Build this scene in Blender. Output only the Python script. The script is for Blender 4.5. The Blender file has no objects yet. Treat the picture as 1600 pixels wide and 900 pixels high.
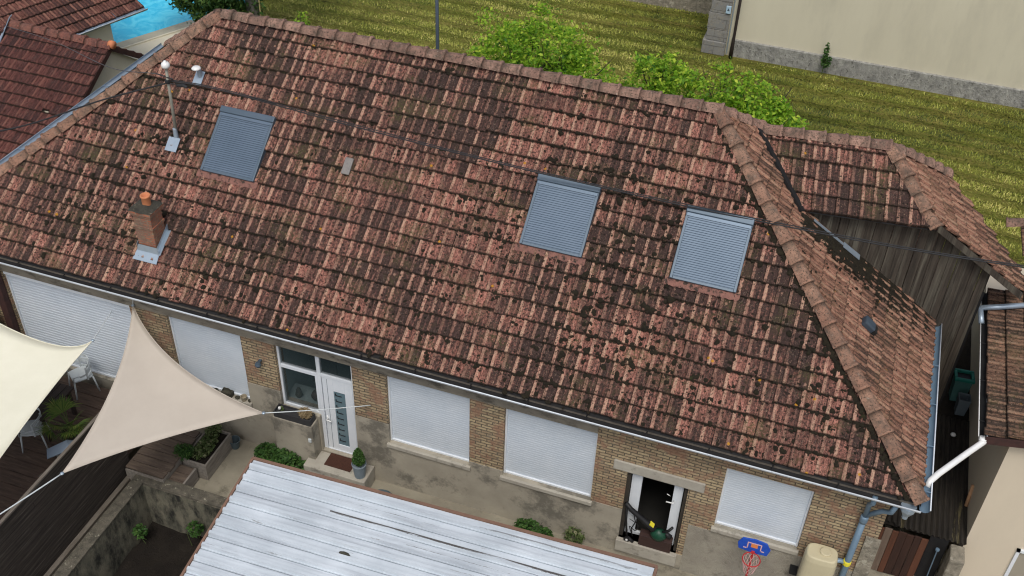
import bpy, math, random
import numpy as np
from mathutils import Vector, Matrix
R_=math.radians
random.seed(7); rng=np.random.default_rng(7)
sc=bpy.context.scene; COL=sc.collection
# ---------------------------------------------------------------- camera
F=Vector((-0.23994048,0.73957828,-0.62885017)); RT=Vector((0.94305958,0.33128701,0.02979169)); UP=Vector((-0.23036318,0.58589494,0.77695555))
cd=bpy.data.cameras.new('camera'); cam=bpy.data.objects.new('camera',cd); COL.objects.link(cam)
M=Matrix((RT,UP,-F)).transposed().to_4x4(); M.translation=Vector((12.457,-13.619,17.202)); cam.matrix_world=M
cd.sensor_width=36; cd.lens=1684.44*36/1600; cd.clip_end=500; sc.camera=cam
sc.cycles.filter_width=1.15; sc.render.resolution_x=1024; sc.render.resolution_y=576
# ---------------------------------------------------------------- light
SUN_EL,SUN_AZ=R_(60),R_(168)      # azimuth clockwise from +Y
w=bpy.data.worlds.new('World'); sc.world=w; w.use_nodes=True
nt=w.node_tree; bg=nt.nodes['Background']; sky=nt.nodes.new('ShaderNodeTexSky'); sky.sky_type='NISHITA'; sky.sun_disc=False
sky.sun_elevation=SUN_EL; sky.sun_rotation=SUN_AZ; sky.air_density=1.0; sky.dust_density=3.0; sky.ozone_density=1.0
hs_=nt.nodes.new('ShaderNodeHueSaturation'); hs_.inputs['Saturation'].default_value=.55; nt.links.new(sky.outputs[0],hs_.inputs['Color']); nt.links.new(hs_.outputs[0],bg.inputs[0]); bg.inputs[1].default_value=0.115   # thin cloud greys the sky
ld=bpy.data.lights.new('sun','SUN'); ld.energy=1.2; ld.angle=R_(20); ld.color=(1,.965,.91)
sun=bpy.data.objects.new('sun',ld); COL.objects.link(sun)
sd=Vector((math.sin(SUN_AZ)*math.cos(SUN_EL),math.cos(SUN_AZ)*math.cos(SUN_EL),math.sin(SUN_EL)))
sun.rotation_euler=sd.to_track_quat('Z','Y').to_euler()
sc.view_settings.view_transform='Standard'; sc.view_settings.look='None'; sc.view_settings.gamma=1; sc.view_settings.exposure=0.34

# ---------------------------------------------------------------- materials
MATS={}
class NT:
    def __init__(s,name,rough=.8,metal=0.0,spec=.3):
        s.m=bpy.data.materials.new(name); s.m.use_nodes=True; s.t=s.m.node_tree; s.b=s.t.nodes['Principled BSDF']
        s.b.inputs['Roughness'].default_value=rough; s.b.inputs['Metallic'].default_value=metal; s.b.inputs['Specular IOR Level'].default_value=spec
    def n(s,ty,**k):
        o=s.t.nodes.new(ty)
        for a,v in k.items(): setattr(o,a,v)
        return o
    def l(s,a,b): s.t.links.new(a,b)
    def coord(s,kind='Object',scale=(1,1,1),rot=(0,0,0)):
        if kind=='UV':
            c=s.n('ShaderNodeUVMap'); out=c.outputs[0]
        else:
            c=s.n('ShaderNodeTexCoord'); out=c.outputs['Object']
        mp=s.n('ShaderNodeMapping'); mp.inputs['Scale'].default_value=scale; mp.inputs['Rotation'].default_value=rot; s.l(out,mp.inputs[0]); return mp.outputs[0]
    def noise(s,co,scale,detail=4,rough=.6,dist=0):
        o=s.n('ShaderNodeTexNoise'); s.l(co,o.inputs['Vector']); o.inputs['Scale'].default_value=scale; o.inputs['Detail'].default_value=detail; o.inputs['Roughness'].default_value=rough; o.inputs['Distortion'].default_value=dist; return o.outputs[0]
    def vor(s,co,scale,feature='F1',rand=1.0):
        o=s.n('ShaderNodeTexVoronoi',feature=feature); s.l(co,o.inputs['Vector']); o.inputs['Scale'].default_value=scale
        if 'Randomness' in o.inputs: o.inputs['Randomness'].default_value=rand
        return o
    def ramp(s,fac,stops,interp='LINEAR'):
        o=s.n('ShaderNodeValToRGB'); s.l(fac,o.inputs[0]); cr=o.color_ramp; cr.interpolation=interp
        while len(cr.elements)<len(stops): cr.elements.new(.5)
        for e,(p,c) in zip(cr.elements,stops):
            e.position=p; e.color=(c,c,c,1) if isinstance(c,(int,float)) else (*c,1)
        return o.outputs[0]
    def mix(s,fac,a,b,mode='MIX'):
        o=s.n('ShaderNodeMix',data_type='RGBA',blend_type=mode)
        if isinstance(fac,(int,float)): o.inputs[0].default_value=fac
        else: s.l(fac,o.inputs[0])
        for i,v in ((6,a),(7,b)):
            if isinstance(v,tuple): o.inputs[i].default_value=(*v,1)
            else: s.l(v,o.inputs[i])
        return o.outputs[2]
    def math(s,op,a,b=None,c=None,clamp=False):
        o=s.n('ShaderNodeMath',operation=op,use_clamp=clamp)
        for i,v in enumerate((a,b,c)):
            if v is None: continue
            if isinstance(v,(int,float)): o.inputs[i].default_value=v
            else: s.l(v,o.inputs[i])
        return o.outputs[0]
    def attr(s,name):
        o=s.n('ShaderNodeAttribute'); o.attribute_name=name; return o
    def base(s,c):
        if isinstance(c,tuple): s.b.inputs['Base Color'].default_value=(*c,1)
        else: s.l(c,s.b.inputs['Base Color'])
    def bump(s,h,strength=.5,dist=.01):
        o=s.n('ShaderNodeBump'); s.l(h,o.inputs['Height']); o.inputs['Strength'].default_value=strength; o.inputs['Distance'].default_value=dist; s.l(o.outputs[0],s.b.inputs['Normal'])
def simple(name,c1,c2,scale=3,rough=.8,metal=0.0,bump=.2,bs=40,stretch=(1,1,1),spec=.3,spots=None,bd=.01):
    """two-tone noise surface, optional dark stains"""
    k=NT(name,rough,metal,spec); co=k.coord(scale=stretch)
    f=k.ramp(k.noise(co,scale,6,.65),[(.32,0),(.68,1)]); c=k.mix(f,c1,c2)
    if spots:
        sc_,col,lo,hi=spots; g=k.ramp(k.noise(co,sc_,7,.7),[(lo,0),(hi,1)]); c=k.mix(g,c,col)
    k.base(c)
    if bump: k.bump(k.noise(co,bs,5,.7),bump,bd)
    MATS[name]=k.m; return k.m

def tile_material(name,light,dark,soot,streak,sootamt=.5,lichen=1.0,grain=1.0):
    k=NT(name,.9,0,.15); co=k.coord('UV'); at=k.attr('tr'); sep=k.n('ShaderNodeSeparateColor'); k.l(at.outputs['Color'],sep.inputs[0]); r,h,v=sep.outputs
    cs=k.coord('UV',scale=(1,.14,1)); M=k.math
    big=k.noise(co,.5,3,.55); mid=k.noise(co,7,5,.7); sm_=k.noise(co,19,5,.75); fine=k.noise(co,52,4,.8); line=k.noise(cs,42,4,.75); line2=k.noise(cs,16,4,.7)
    tone=M('ADD',M('MULTIPLY',r,.36),M('MULTIPLY',mid,.9)); tone=M('ADD',tone,M('MULTIPLY',M('SUBTRACT',line2,.5),1.1))
    c=k.ramp(tone,[(.34,dark),(.60,tuple((a+b)/2 for a,b in zip(dark,light))),(.78,light),(1.0,tuple(min(1,a*1.4) for a in light))])
    # fine vertical weathering lines, pale on the rolls
    c=k.mix(k.ramp(line,[(.49,0),(.56,.85)]),c,tuple(a*.28 for a in light)); c=k.mix(k.ramp(line2,[(.56,0),(.64,.7)]),c,soot)
    st=M('MULTIPLY',k.ramp(h,[(.35,0),(.70,1)]),k.ramp(M('ADD',M('MULTIPLY',line2,.4),M('MULTIPLY',line,.6)),[(.43,0),(.53,1)]))
    c=k.mix(M('MULTIPLY',M('MULTIPLY',st,k.ramp(M('ADD',r,M('SUBTRACT',mid,.5)),[(.20,.25),(.75,1)])),.78),c,streak)
    c=k.mix(M('MULTIPLY',k.ramp(line,[(.33,.9),(.41,0)]),k.ramp(h,[(.0,.4),(.5,1)])),c,streak)
    # soot in pans, soft broad zones
    s1=M('ADD',M('MULTIPLY',sm_,.55),M('MULTIPLY',big,.75)); s1=M('ADD',s1,-.09); s1=M('ADD',s1,M('MULTIPLY',mid,.30)); s1=M('ADD',s1,M('MULTIPLY',r,-.10)); s1=M('ADD',s1,M('MULTIPLY',h,-.22))
    c=k.mix(M('MULTIPLY',k.ramp(s1,[(.625-.10*sootamt,0),(.735-.10*sootamt,1)]),.84),c,soot)
    # black specks of every size
    sp=M('ADD',M('MULTIPLY',fine,.5),M('MULTIPLY',sm_,.5)); c=k.mix(M('MULTIPLY',k.ramp(sp,[(.545-.03*grain,0),(.60-.03*grain,1)]),.8*grain),c,(.020,.015,.011))
    # algae
    c=k.mix(M('MULTIPLY',M('MULTIPLY',k.ramp(k.noise(co,1.3,4,.6),[(.52,0),(.66,1)]),k.ramp(sm_,[(.4,0),(.6,1)])),.65*lichen),c,(.085,.080,.030))
    # pale patches
    c=k.mix(M('MULTIPLY',k.ramp(k.noise(co,24,5,.8),[(.585,0),(.63,1)]),.55*grain),c,(.36,.235,.165))
    wob=k.n('ShaderNodeVectorMath',operation='ADD'); wn=k.n('ShaderNodeTexNoise'); wn.inputs['Scale'].default_value=17; k.l(co,wn.inputs['Vector']); ws=k.n('ShaderNodeVectorMath',operation='SCALE'); k.l(wn.outputs['Color'],ws.inputs[0]); ws.inputs['Scale'].default_value=.07; k.l(co,wob.inputs[0]); k.l(ws.outputs[0],wob.inputs[1])
    vo=k.vor(wob.outputs[0],13); vd=k.ramp(M('ADD',vo.outputs['Distance'],M('MULTIPLY',fine,.25)),[(.34,1),(.42,0)])
    g=k.n('ShaderNodeSeparateColor'); k.l(vo.outputs['Color'],g.inputs[0])
    c=k.mix(M('MULTIPLY',M('MULTIPLY',vd,M('GREATER_THAN',M('ADD',g.outputs[0],M('MULTIPLY',M('SUBTRACT',k.noise(co,.9,3,.6),.5),1.6)),.66)),.92*min(1,lichen)),c,(.016,.012,.009))
    vo=k.vor(co,7.5); vd=k.ramp(M('ADD',vo.outputs['Distance'],M('MULTIPLY',fine,.25)),[(.27,1),(.36,0)])
    g=k.n('ShaderNodeSeparateColor'); k.l(vo.outputs['Color'],g.inputs[0])
    c=k.mix(M('MULTIPLY',M('MULTIPLY',vd,M('GREATER_THAN',g.outputs[1],.86)),.6*min(1,lichen)),c,(.38,.215,.155))
    c=k.mix(M('MULTIPLY',M('MULTIPLY',vd,M('GREATER_THAN',g.outputs[2],.994)),.9*min(1,lichen)),c,(.46,.22,.02))
    vs=k.vor(co,55); c=k.mix(M('MULTIPLY',M('LESS_THAN',vs.outputs['Distance'],.19),k.ramp(k.noise(co,4,3),[(.5,0),(.6,.6)])),c,(.38,.33,.27))
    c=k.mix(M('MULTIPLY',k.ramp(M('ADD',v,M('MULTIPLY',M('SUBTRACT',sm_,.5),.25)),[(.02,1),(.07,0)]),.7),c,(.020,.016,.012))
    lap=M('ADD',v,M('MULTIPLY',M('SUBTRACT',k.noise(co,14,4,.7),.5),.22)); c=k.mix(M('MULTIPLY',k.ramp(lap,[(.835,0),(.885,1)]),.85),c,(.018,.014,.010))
    k.base(c); k.bump(M('ADD',fine,M('MULTIPLY',sm_,.9)),.7,.012)
    MATS[name]=k.m; return k.m
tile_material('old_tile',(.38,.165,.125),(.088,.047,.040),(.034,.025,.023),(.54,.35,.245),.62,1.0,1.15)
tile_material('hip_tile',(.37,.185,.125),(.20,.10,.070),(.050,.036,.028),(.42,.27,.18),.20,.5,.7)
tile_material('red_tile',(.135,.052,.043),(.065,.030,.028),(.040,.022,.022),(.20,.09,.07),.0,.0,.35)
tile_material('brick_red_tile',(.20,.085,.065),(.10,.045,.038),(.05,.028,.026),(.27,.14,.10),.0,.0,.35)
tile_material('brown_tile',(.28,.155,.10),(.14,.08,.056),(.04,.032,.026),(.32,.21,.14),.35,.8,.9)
def cap_mat(name,c1,c2,soot):
    k=NT(name,.9,0,.2); co=k.coord(); at=k.attr('tr')
    sep=k.n('ShaderNodeSeparateColor'); k.l(at.outputs['Color'],sep.inputs[0])
    c=k.mix(sep.outputs[0],c1,c2); c=k.mix(k.ramp(k.noise(co,28,5,.8),[(.53,0),(.58,.85)]),c,(.03,.025,.02)); c=k.mix(k.ramp(k.noise(co,40,5,.8),[(.58,0),(.62,.5)]),c,(.36,.26,.18)); c=k.mix(k.ramp(k.noise(co,5,6,.7),[(.42,0),(.66,.85)]),c,soot); c=k.mix(k.ramp(k.noise(co,16,5,.7),[(.6,0),(.7,.6)]),c,(.38,.33,.26))
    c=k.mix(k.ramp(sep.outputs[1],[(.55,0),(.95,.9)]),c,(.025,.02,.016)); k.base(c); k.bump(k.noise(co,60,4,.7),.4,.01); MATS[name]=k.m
cap_mat('cap_tile',(.27,.14,.095),(.35,.205,.14),(.10,.078,.06))
cap_mat('cap_grey',(.25,.145,.11),(.36,.22,.165),(.085,.065,.05))
cap_mat('cap_red',(.22,.08,.06),(.25,.11,.08),(.09,.05,.045))

def brick_mat(name,c1,c2,mortar,red=None,bw=.225,bh=.068,face='y'):
    k=NT(name,.92,0,.15); tc=k.n('ShaderNodeTexCoord'); mp=k.n('ShaderNodeMapping'); k.l(tc.outputs['Object'],mp.inputs[0])
    mp.inputs['Rotation'].default_value=(R_(-90),0,0) if face=='y' else (R_(-90),R_(0),R_(-90))
    cx=k.n('ShaderNodeCombineXYZ'); sp=k.n('ShaderNodeSeparateXYZ'); k.l(tc.outputs['Object'],sp.inputs[0])
    xy=k.math('ADD',sp.outputs[0],sp.outputs[1]); k.l(xy,cx.inputs[0]); k.l(sp.outputs[2],cx.inputs[1])
    wob=k.n('ShaderNodeVectorMath',operation='ADD'); nz=k.n('ShaderNodeTexNoise'); nz.inputs['Scale'].default_value=9; k.l(tc.outputs['Object'],nz.inputs[0])
    ms=k.n('ShaderNodeVectorMath',operation='SCALE'); k.l(nz.outputs['Color'],ms.inputs[0]); ms.inputs['Scale'].default_value=.03; k.l(cx.outputs[0],wob.inputs[0]); k.l(ms.outputs[0],wob.inputs[1])
    b=k.n('ShaderNodeTexBrick'); k.l(wob.outputs[0],b.inputs['Vector']); b.inputs['Scale'].default_value=1; b.inputs['Brick Width'].default_value=bw; b.inputs['Row Height'].default_value=bh
    b.inputs['Mortar Size'].default_value=.011; b.inputs['Mortar Smooth'].default_value=.2; b.inputs['Bias'].default_value=0
    b.inputs['Color1'].default_value=(*c1,1); b.inputs['Color2'].default_value=(*c2,1); b.inputs['Mortar'].default_value=(*mortar,1)
    co=k.coord(); c=b.outputs['Color']
    if red: c=k.mix(k.ramp(k.noise(co,2.6,6,.7),[(.50,0),(.60,.75)]),c,red); c=k.mix(k.ramp(k.noise(co,9,5,.75),[(.56,0),(.64,.75)]),c,(.20,.17,.13))
    c=k.mix(k.ramp(k.noise(co,6,6,.7),[(.56,0),(.75,.7)]),c,(.11,.085,.055)); c=k.mix(k.ramp(k.noise(co,14,5,.7),[(.55,0),(.7,.5)]),c,(.42,.34,.20))
    k.base(c); hh=k.math('ADD',k.math('MULTIPLY',b.outputs['Fac'],-1),k.math('MULTIPLY',k.noise(co,40,4,.7),.6)); k.bump(hh,.8,.015); MATS[name]=k.m
brick_mat('yellow_brick',(.47,.37,.225),(.30,.215,.135),(.12,.10,.075),(.30,.165,.11),.235,.073)
brick_mat('red_brick',(.42,.15,.085),(.28,.095,.06),(.24,.17,.125),(.20,.13,.10),.16,.055)
brick_mat('stone_block',(.25,.245,.23),(.21,.208,.20),(.15,.145,.135),(.27,.26,.235),.72,.33)
simple('rubble_stone',(.36,.32,.25),(.17,.155,.12),7,.95,bump=1,bs=14,bd=.05,spots=(5,(.45,.41,.33),.56,.64))
simple('render',(.40,.36,.285),(.30,.27,.215),1.6,.92,bump=.35,bs=25,spots=(1.1,(.17,.155,.125),.50,.60))
simple('roughcast',(.42,.385,.31),(.32,.29,.235),2.5,.95,bump=1.0,bs=55,bd=.03,spots=(3,(.12,.11,.09),.55,.8))
simple('band',(.28,.25,.195),(.20,.175,.14),4,.92,bump=.4,bs=30,stretch=(.6,1,1.5),spots=(3.5,(.09,.08,.065),.5,.66))
simple('concrete',(.44,.41,.34),(.34,.31,.26),2.4,.9,bump=.25,bs=35,spots=(4,(.13,.12,.10),.56,.75))
simple('old_concrete',(.17,.15,.115),(.075,.07,.055),7,.95,bump=1,bs=30,bd=.03,spots=(11,(.36,.34,.26),.60,.66))
simple('tank_render',(.24,.22,.16),(.13,.125,.095),3.0,.95,bump=.9,bs=30,bd=.03,stretch=(1.6,1.6,.7),spots=(2.0,(.028,.028,.024),.44,.62))
simple('yard_ground',(.32,.29,.22),(.23,.205,.155),1.5,.95,bump=.5,bs=60,spots=(2.5,(.10,.09,.065),.55,.75))
simple('soil',(.012,.009,.007),(.024,.019,.014),3,1,bump=1,bs=30,bd=.04)
simple('cream_wall',(.64,.595,.455),(.585,.54,.41),.8,.9,bump=.15,bs=90,stretch=(1,1,.3),spots=(.9,(.50,.465,.36),.50,.80))
simple('cream_left',(.72,.67,.53),(.66,.61,.48),1.5,.9,bump=.1,bs=60)
simple('cream_right',(.66,.575,.445),(.61,.53,.41),1.2,.9,bump=.12,bs=90,stretch=(1,1,.4))
simple('white_paint',(.74,.77,.80),(.68,.72,.76),5,.45,bump=0,spec=.4)
simple('shutter_white',(.62,.67,.72),(.55,.61,.67),2.5,.5,bump=0,spec=.4)
simple('white_plastic',(.62,.66,.66),(.55,.59,.60),5,.4,bump=0,spec=.4)
simple('sail_cream',(.80,.77,.62),(.75,.72,.57),1.6,.85,bump=.12,bs=300)
simple('sail_taupe',(.53,.47,.395),(.49,.43,.36),1.6,.85,bump=.12,bs=300)
simple('deck_wood',(.13,.085,.06),(.065,.043,.033),6,.85,bump=.5,bs=40,stretch=(.4,3,1),spots=(9,(.20,.16,.125),.6,.75))
simple('step_wood',(.16,.12,.09),(.09,.065,.05),6,.85,bump=.5,bs=40,stretch=(.4,3,1),spots=(9,(.24,.21,.17),.6,.75))
simple('fence_wood',(.020,.016,.014),(.075,.060,.048),3,.9,bump=.5,bs=40,stretch=(1,.3,7),spots=(2.4,(.20,.17,.14),.56,.74))
simple('plank_wood',(.085,.068,.052),(.030,.025,.020),5,.9,bump=.6,bs=30,stretch=(4,4,.2),spots=(1.5,(.17,.155,.12),.50,.70))
simple('beam_wood',(.19,.165,.135),(.12,.10,.08),5,.9,bump=.5,bs=40,stretch=(3,.4,3))
simple('planter_wood',(.30,.27,.235),(.17,.15,.125),6,.9,bump=.5,bs=40,stretch=(3,.5,3))
simple('table_wood',(.06,.042,.034),(.03,.022,.019),5,.7,bump=.4,bs=40,stretch=(3,.4,1))
simple('maroon_wood',(.075,.033,.028),(.04,.022,.02),5,.8,bump=.3)
simple('gate_wood',(.055,.025,.017),(.03,.016,.012),4,.8,bump=.4,bs=40,stretch=(3,3,.3))
simple('gate_wood_pale',(.20,.145,.11),(.14,.10,.075),4,.8,bump=.4,bs=40,stretch=(3,3,.3))
simple('gate_wood_red',(.13,.05,.028),(.08,.034,.02),4,.8,bump=.4,bs=40,stretch=(3,3,.3))
simple('zinc',(.38,.45,.52),(.30,.37,.44),3,.4,.45,bump=.1,spec=.5)
simple('zinc_blue',(.26,.36,.46),(.21,.30,.39),3,.42,.3,bump=.05,spec=.5)
simple('pipe_blue',(.17,.25,.33),(.13,.20,.27),3,.5,.2,bump=.05,spec=.5)
simple('gutter_dark',(.010,.010,.011),(.016,.015,.015),5,.8,bump=.2)
simple('rim_white',(.72,.76,.80),(.60,.64,.69),3,.4,.1,bump=0)
simple('slat_blue',(.125,.17,.225),(.105,.147,.198),2,.42,.35,bump=.05,spec=.5)
simple('frame_blue',(.095,.13,.17),(.075,.11,.145),2,.45,.3,bump=.05,spec=.5)
simple('apron_red',(.27,.13,.10),(.17,.085,.07),9,.9,bump=.4,bs=50,spots=(11,(.04,.03,.024),.52,.60))
simple('terracotta',(.62,.24,.11),(.52,.19,.09),4,.7,bump=.1)
simple('stub_clay',(.42,.24,.13),(.35,.2,.11),4,.7,bump=.1)
simple('cap_mortar',(.075,.07,.055),(.035,.033,.027),7,.95,bump=1,bs=25,bd=.03,spots=(8,(.24,.22,.15),.6,.7))
simple('moss',(.014,.011,.007),(.028,.022,.012),9,1,bump=1,bs=80,bd=.02,spots=(3,(.055,.055,.018),.62,.78))
simple('black_rubber',(.012,.012,.013),(.02,.02,.021),5,.5,bump=0)
simple('cable_black',(.02,.021,.023),(.03,.031,.034),5,.6,bump=0)
simple('cable_grey',(.07,.07,.075),(.10,.10,.105),5,.6,bump=0)
simple('mast_grey',(.30,.29,.24),(.22,.215,.18),5,.6,.2,bump=.1)
simple('porcelain',(.80,.80,.78),(.75,.75,.73),5,.25,bump=0,spec=.6)
simple('brown_fascia',(.22,.125,.085),(.17,.10,.07),4,.75,bump=.2,spots=(12,(.33,.2,.13),.62,.7))
simple('bin_green',(.02,.22,.17),(.018,.18,.14),3,.5,bump=0)
simple('bin_green_dark',(.09,.21,.19),(.07,.17,.16),3,.5,bump=0)
simple('bin_grey',(.15,.18,.20),(.12,.15,.17),3,.5,bump=0)
simple('tank_beige',(.56,.50,.33),(.50,.44,.29),2,.55,bump=.05)
simple('hoop_blue',(.01,.06,.42),(.02,.10,.50),9,.45,bump=0)
simple('hoop_red',(.5,.03,.03),(.42,.03,.03),3,.5,bump=0)
simple('hoop_orange',(.75,.25,.08),(.7,.22,.07),3,.5,bump=0)
simple('hoop_pink',(.72,.45,.42),(.66,.40,.38),3,.5,bump=0)
simple('doormat',(.085,.035,.022),(.05,.022,.016),40,1,bump=1,bs=120)
simple('planter_black',(.03,.03,.032),(.045,.044,.045),3,.7,bump=.1)
simple('pot_blue_grey',(.24,.29,.33),(.19,.235,.27),4,.6,bump=.1)
simple('bucket_grey',(.10,.135,.15),(.08,.11,.12),4,.6,bump=.1)
simple('pot_tan',(.36,.31,.22),(.27,.23,.16),9,.8,bump=.3)
simple('pot_dark',(.07,.065,.045),(.04,.038,.028),9,.8,bump=.3)
simple('old_glass',(.24,.22,.20),(.17,.16,.15),14,.35,bump=.1)
simple('plinth_stone',(.42,.41,.37),(.22,.215,.20),3.5,.95,bump=1,bs=12,bd=.05,stretch=(1.6,1,1),spots=(6,(.12,.115,.10),.56,.66))
simple('vent_slate',(.055,.075,.095),(.045,.06,.08),4,.5,bump=0)
simple('slab_blue',(.22,.27,.34),(.17,.22,.28),3,.6,bump=.1)
simple('blower_green',(.012,.065,.035),(.01,.05,.03),3,.4,bump=0)
simple('label_yellow',(.8,.7,.05),(.75,.65,.05),3,.5,bump=0)
simple('box_brown',(.06,.032,.026),(.035,.02,.018),6,.7,bump=.3,stretch=(.3,3,3))
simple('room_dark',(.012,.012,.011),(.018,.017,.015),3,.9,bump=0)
simple('room_teal',(.30,.38,.38),(.26,.33,.33),3,.8,bump=0)
simple('bark',(.17,.16,.135),(.09,.085,.07),6,.95,bump=1,bs=20,bd=.03,stretch=(1,1,.3))
simple('bark_dark',(.06,.05,.04),(.035,.03,.024),6,.95,bump=.6)
simple('stem_green',(.10,.14,.04),(.07,.10,.03),6,.8,bump=.2)
simple('lamp_post_blue',(.085,.11,.145),(.07,.09,.12),3,.5,.3,bump=0)
simple('yellow_pole',(.42,.36,.16),(.38,.32,.15),3,.6,bump=0)
simple('corrug_dark',(.040,.033,.025),(.015,.013,.011),5,.85,bump=.4,stretch=(3,.4,1),spots=(1.3,(.24,.20,.10),.58,.70))
simple('floor_tile_white',(.50,.50,.48),(.42,.42,.41),3,.6,bump=.1)
simple('sign_blue',(.35,.50,.62),(.45,.58,.68),8,.5,bump=0)
simple('drain_dark',(.025,.018,.016),(.035,.026,.022),4,.6,bump=0)
simple('terrace_pale',(.52,.49,.38),(.42,.40,.31),1.3,.85,bump=.1,spots=(1.2,(.30,.28,.21),.55,.75))
# white corrugated shed sheet: pale paint with dark streaks along the ribs
k=NT('sheet_white',.42,.25,.5); co=k.coord(); cs=k.coord(scale=(.10,2.2,1)); c=k.mix(k.ramp(k.noise(co,.9,5,.6),[(.35,0),(.65,1)]),(.54,.59,.63),(.68,.73,.77))
c=k.mix(k.ramp(k.noise(cs,3.2,6,.7),[(.48,0),(.66,.6)]),c,(.36,.385,.42)); c=k.mix(k.ramp(k.noise(cs,7.5,8,.8),[(.625,0),(.66,.85)]),c,(.17,.15,.13)); sp=k.n('ShaderNodeSeparateXYZ'); tc=k.n('ShaderNodeTexCoord'); k.l(tc.outputs['Object'],sp.inputs[0]); wv=k.noise(co,3,3); X_,Y_=sp.outputs[0],sp.outputs[1]
for y0,x0,x1,w_,am in ((-2.885,5.75,10.8,.022,.95),(-3.09,7.3,9.2,.020,.85),(-2.60,5.3,8.0,.012,.7),(-3.58,5.2,6.6,.012,.5),(-4.3,7.0,10.5,.016,.7),(-2.42,8.4,11.2,.014,.6)):
    dy=k.math('ABSOLUTE',k.math('SUBTRACT',k.math('ADD',Y_,k.math('MULTIPLY',k.math('SUBTRACT',wv,.5),.03)),y0+4)); m_=k.math('LESS_THAN',dy,k.math('MULTIPLY',k.noise(co,22,5,.8),w_*2)); mx_=k.math('MULTIPLY',k.math('GREATER_THAN',X_,x0-7),k.math('LESS_THAN',X_,x1-7))
    mm_=k.math('MULTIPLY',k.math('MULTIPLY',m_,mx_),k.ramp(k.noise(cs,9,4,.7),[(.40,0),(.5,am)])); c=k.mix(mm_,c,(.07,.06,.05))
k.base(c); MATS['sheet_white']=k.m
# glass
k=NT('door_glass',.04,0,.6); k.base((.05,.075,.08)); k.b.inputs['Alpha'].default_value=.30; MATS['door_glass']=k.m
k=NT('strip_glass',.15,0,.6); k.base((.13,.20,.23)); MATS['strip_glass']=k.m
k=NT('water_blue',.10,0,.5); co=k.coord(); k.base(k.mix(k.ramp(k.noise(co,1.6,4,.6,1.5),[(.4,0),(.62,1)]),(.02,.52,.80),(.10,.68,.90))); k.bump(k.noise(co,3,3,.5),.3,.03); MATS['water_blue']=k.m
# grass ground
k=NT('field',1,0,.1); co=k.coord(rot=(0,0,R_(12))); cs=k.coord(scale=(.13,1,1),rot=(0,0,R_(8)))
c=k.mix(k.ramp(k.noise(co,.35,5,.6),[(.35,0),(.65,1)]),(.20,.20,.035),(.12,.15,.025))
c=k.mix(k.ramp(k.noise(cs,2.2,6,.75),[(.42,0),(.62,.85)]),c,(.32,.27,.08)); c=k.mix(k.ramp(k.noise(cs,5,8,.75),[(.5,0),(.62,.8)]),c,(.055,.045,.016))
c=k.mix(k.ramp(k.noise(co,9,7,.8),[(.5,0),(.62,.75)]),c,(.13,.17,.03)); k.base(c); k.bump(k.noise(co,14,8,.8),1,.12); MATS['field']=k.m
def leaf_mat(name,a,b,cc,trans=.25):
    k=NT(name,.6,0,.3); at=k.attr('tr'); sep=k.n('ShaderNodeSeparateColor'); k.l(at.outputs['Color'],sep.inputs[0])
    k.base(k.ramp(sep.outputs[0],[(0,a),(.5,b),(1,cc)])); k.b.inputs['Transmission Weight'].default_value=0
    tr=k.n('ShaderNodeBsdfTranslucent'); mx=k.n('ShaderNodeMixShader'); mx.inputs[0].default_value=trans
    k.l(k.ramp(sep.outputs[0],[(0,a),(.5,b),(1,cc)]),tr.inputs[0]); k.l(k.b.outputs[0],mx.inputs[1]); k.l(tr.outputs[0],mx.inputs[2]); k.l(mx.outputs[0],k.t.nodes['Material Output'].inputs[0]); MATS[name]=k.m
leaf_mat('leaf_elder',(.035,.13,.016),(.26,.48,.035),(.66,.76,.09),.45)
leaf_mat('leaf_dark',(.015,.05,.01),(.04,.10,.018),(.12,.19,.04),.3)
leaf_mat('leaf_box',(.02,.06,.012),(.05,.12,.025),(.12,.22,.05))
leaf_mat('leaf_palm',(.05,.11,.02),(.12,.20,.035),(.28,.28,.07))
leaf_mat('leaf_mixed',(.05,.08,.02),(.11,.16,.05),(.26,.25,.14))
leaf_mat('grass_blades',(.045,.065,.012),(.31,.335,.05),(.74,.65,.22),.2)
leaf_mat('dry_leaf',(.20,.14,.07),(.32,.24,.13),(.42,.33,.19),.1)

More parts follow.
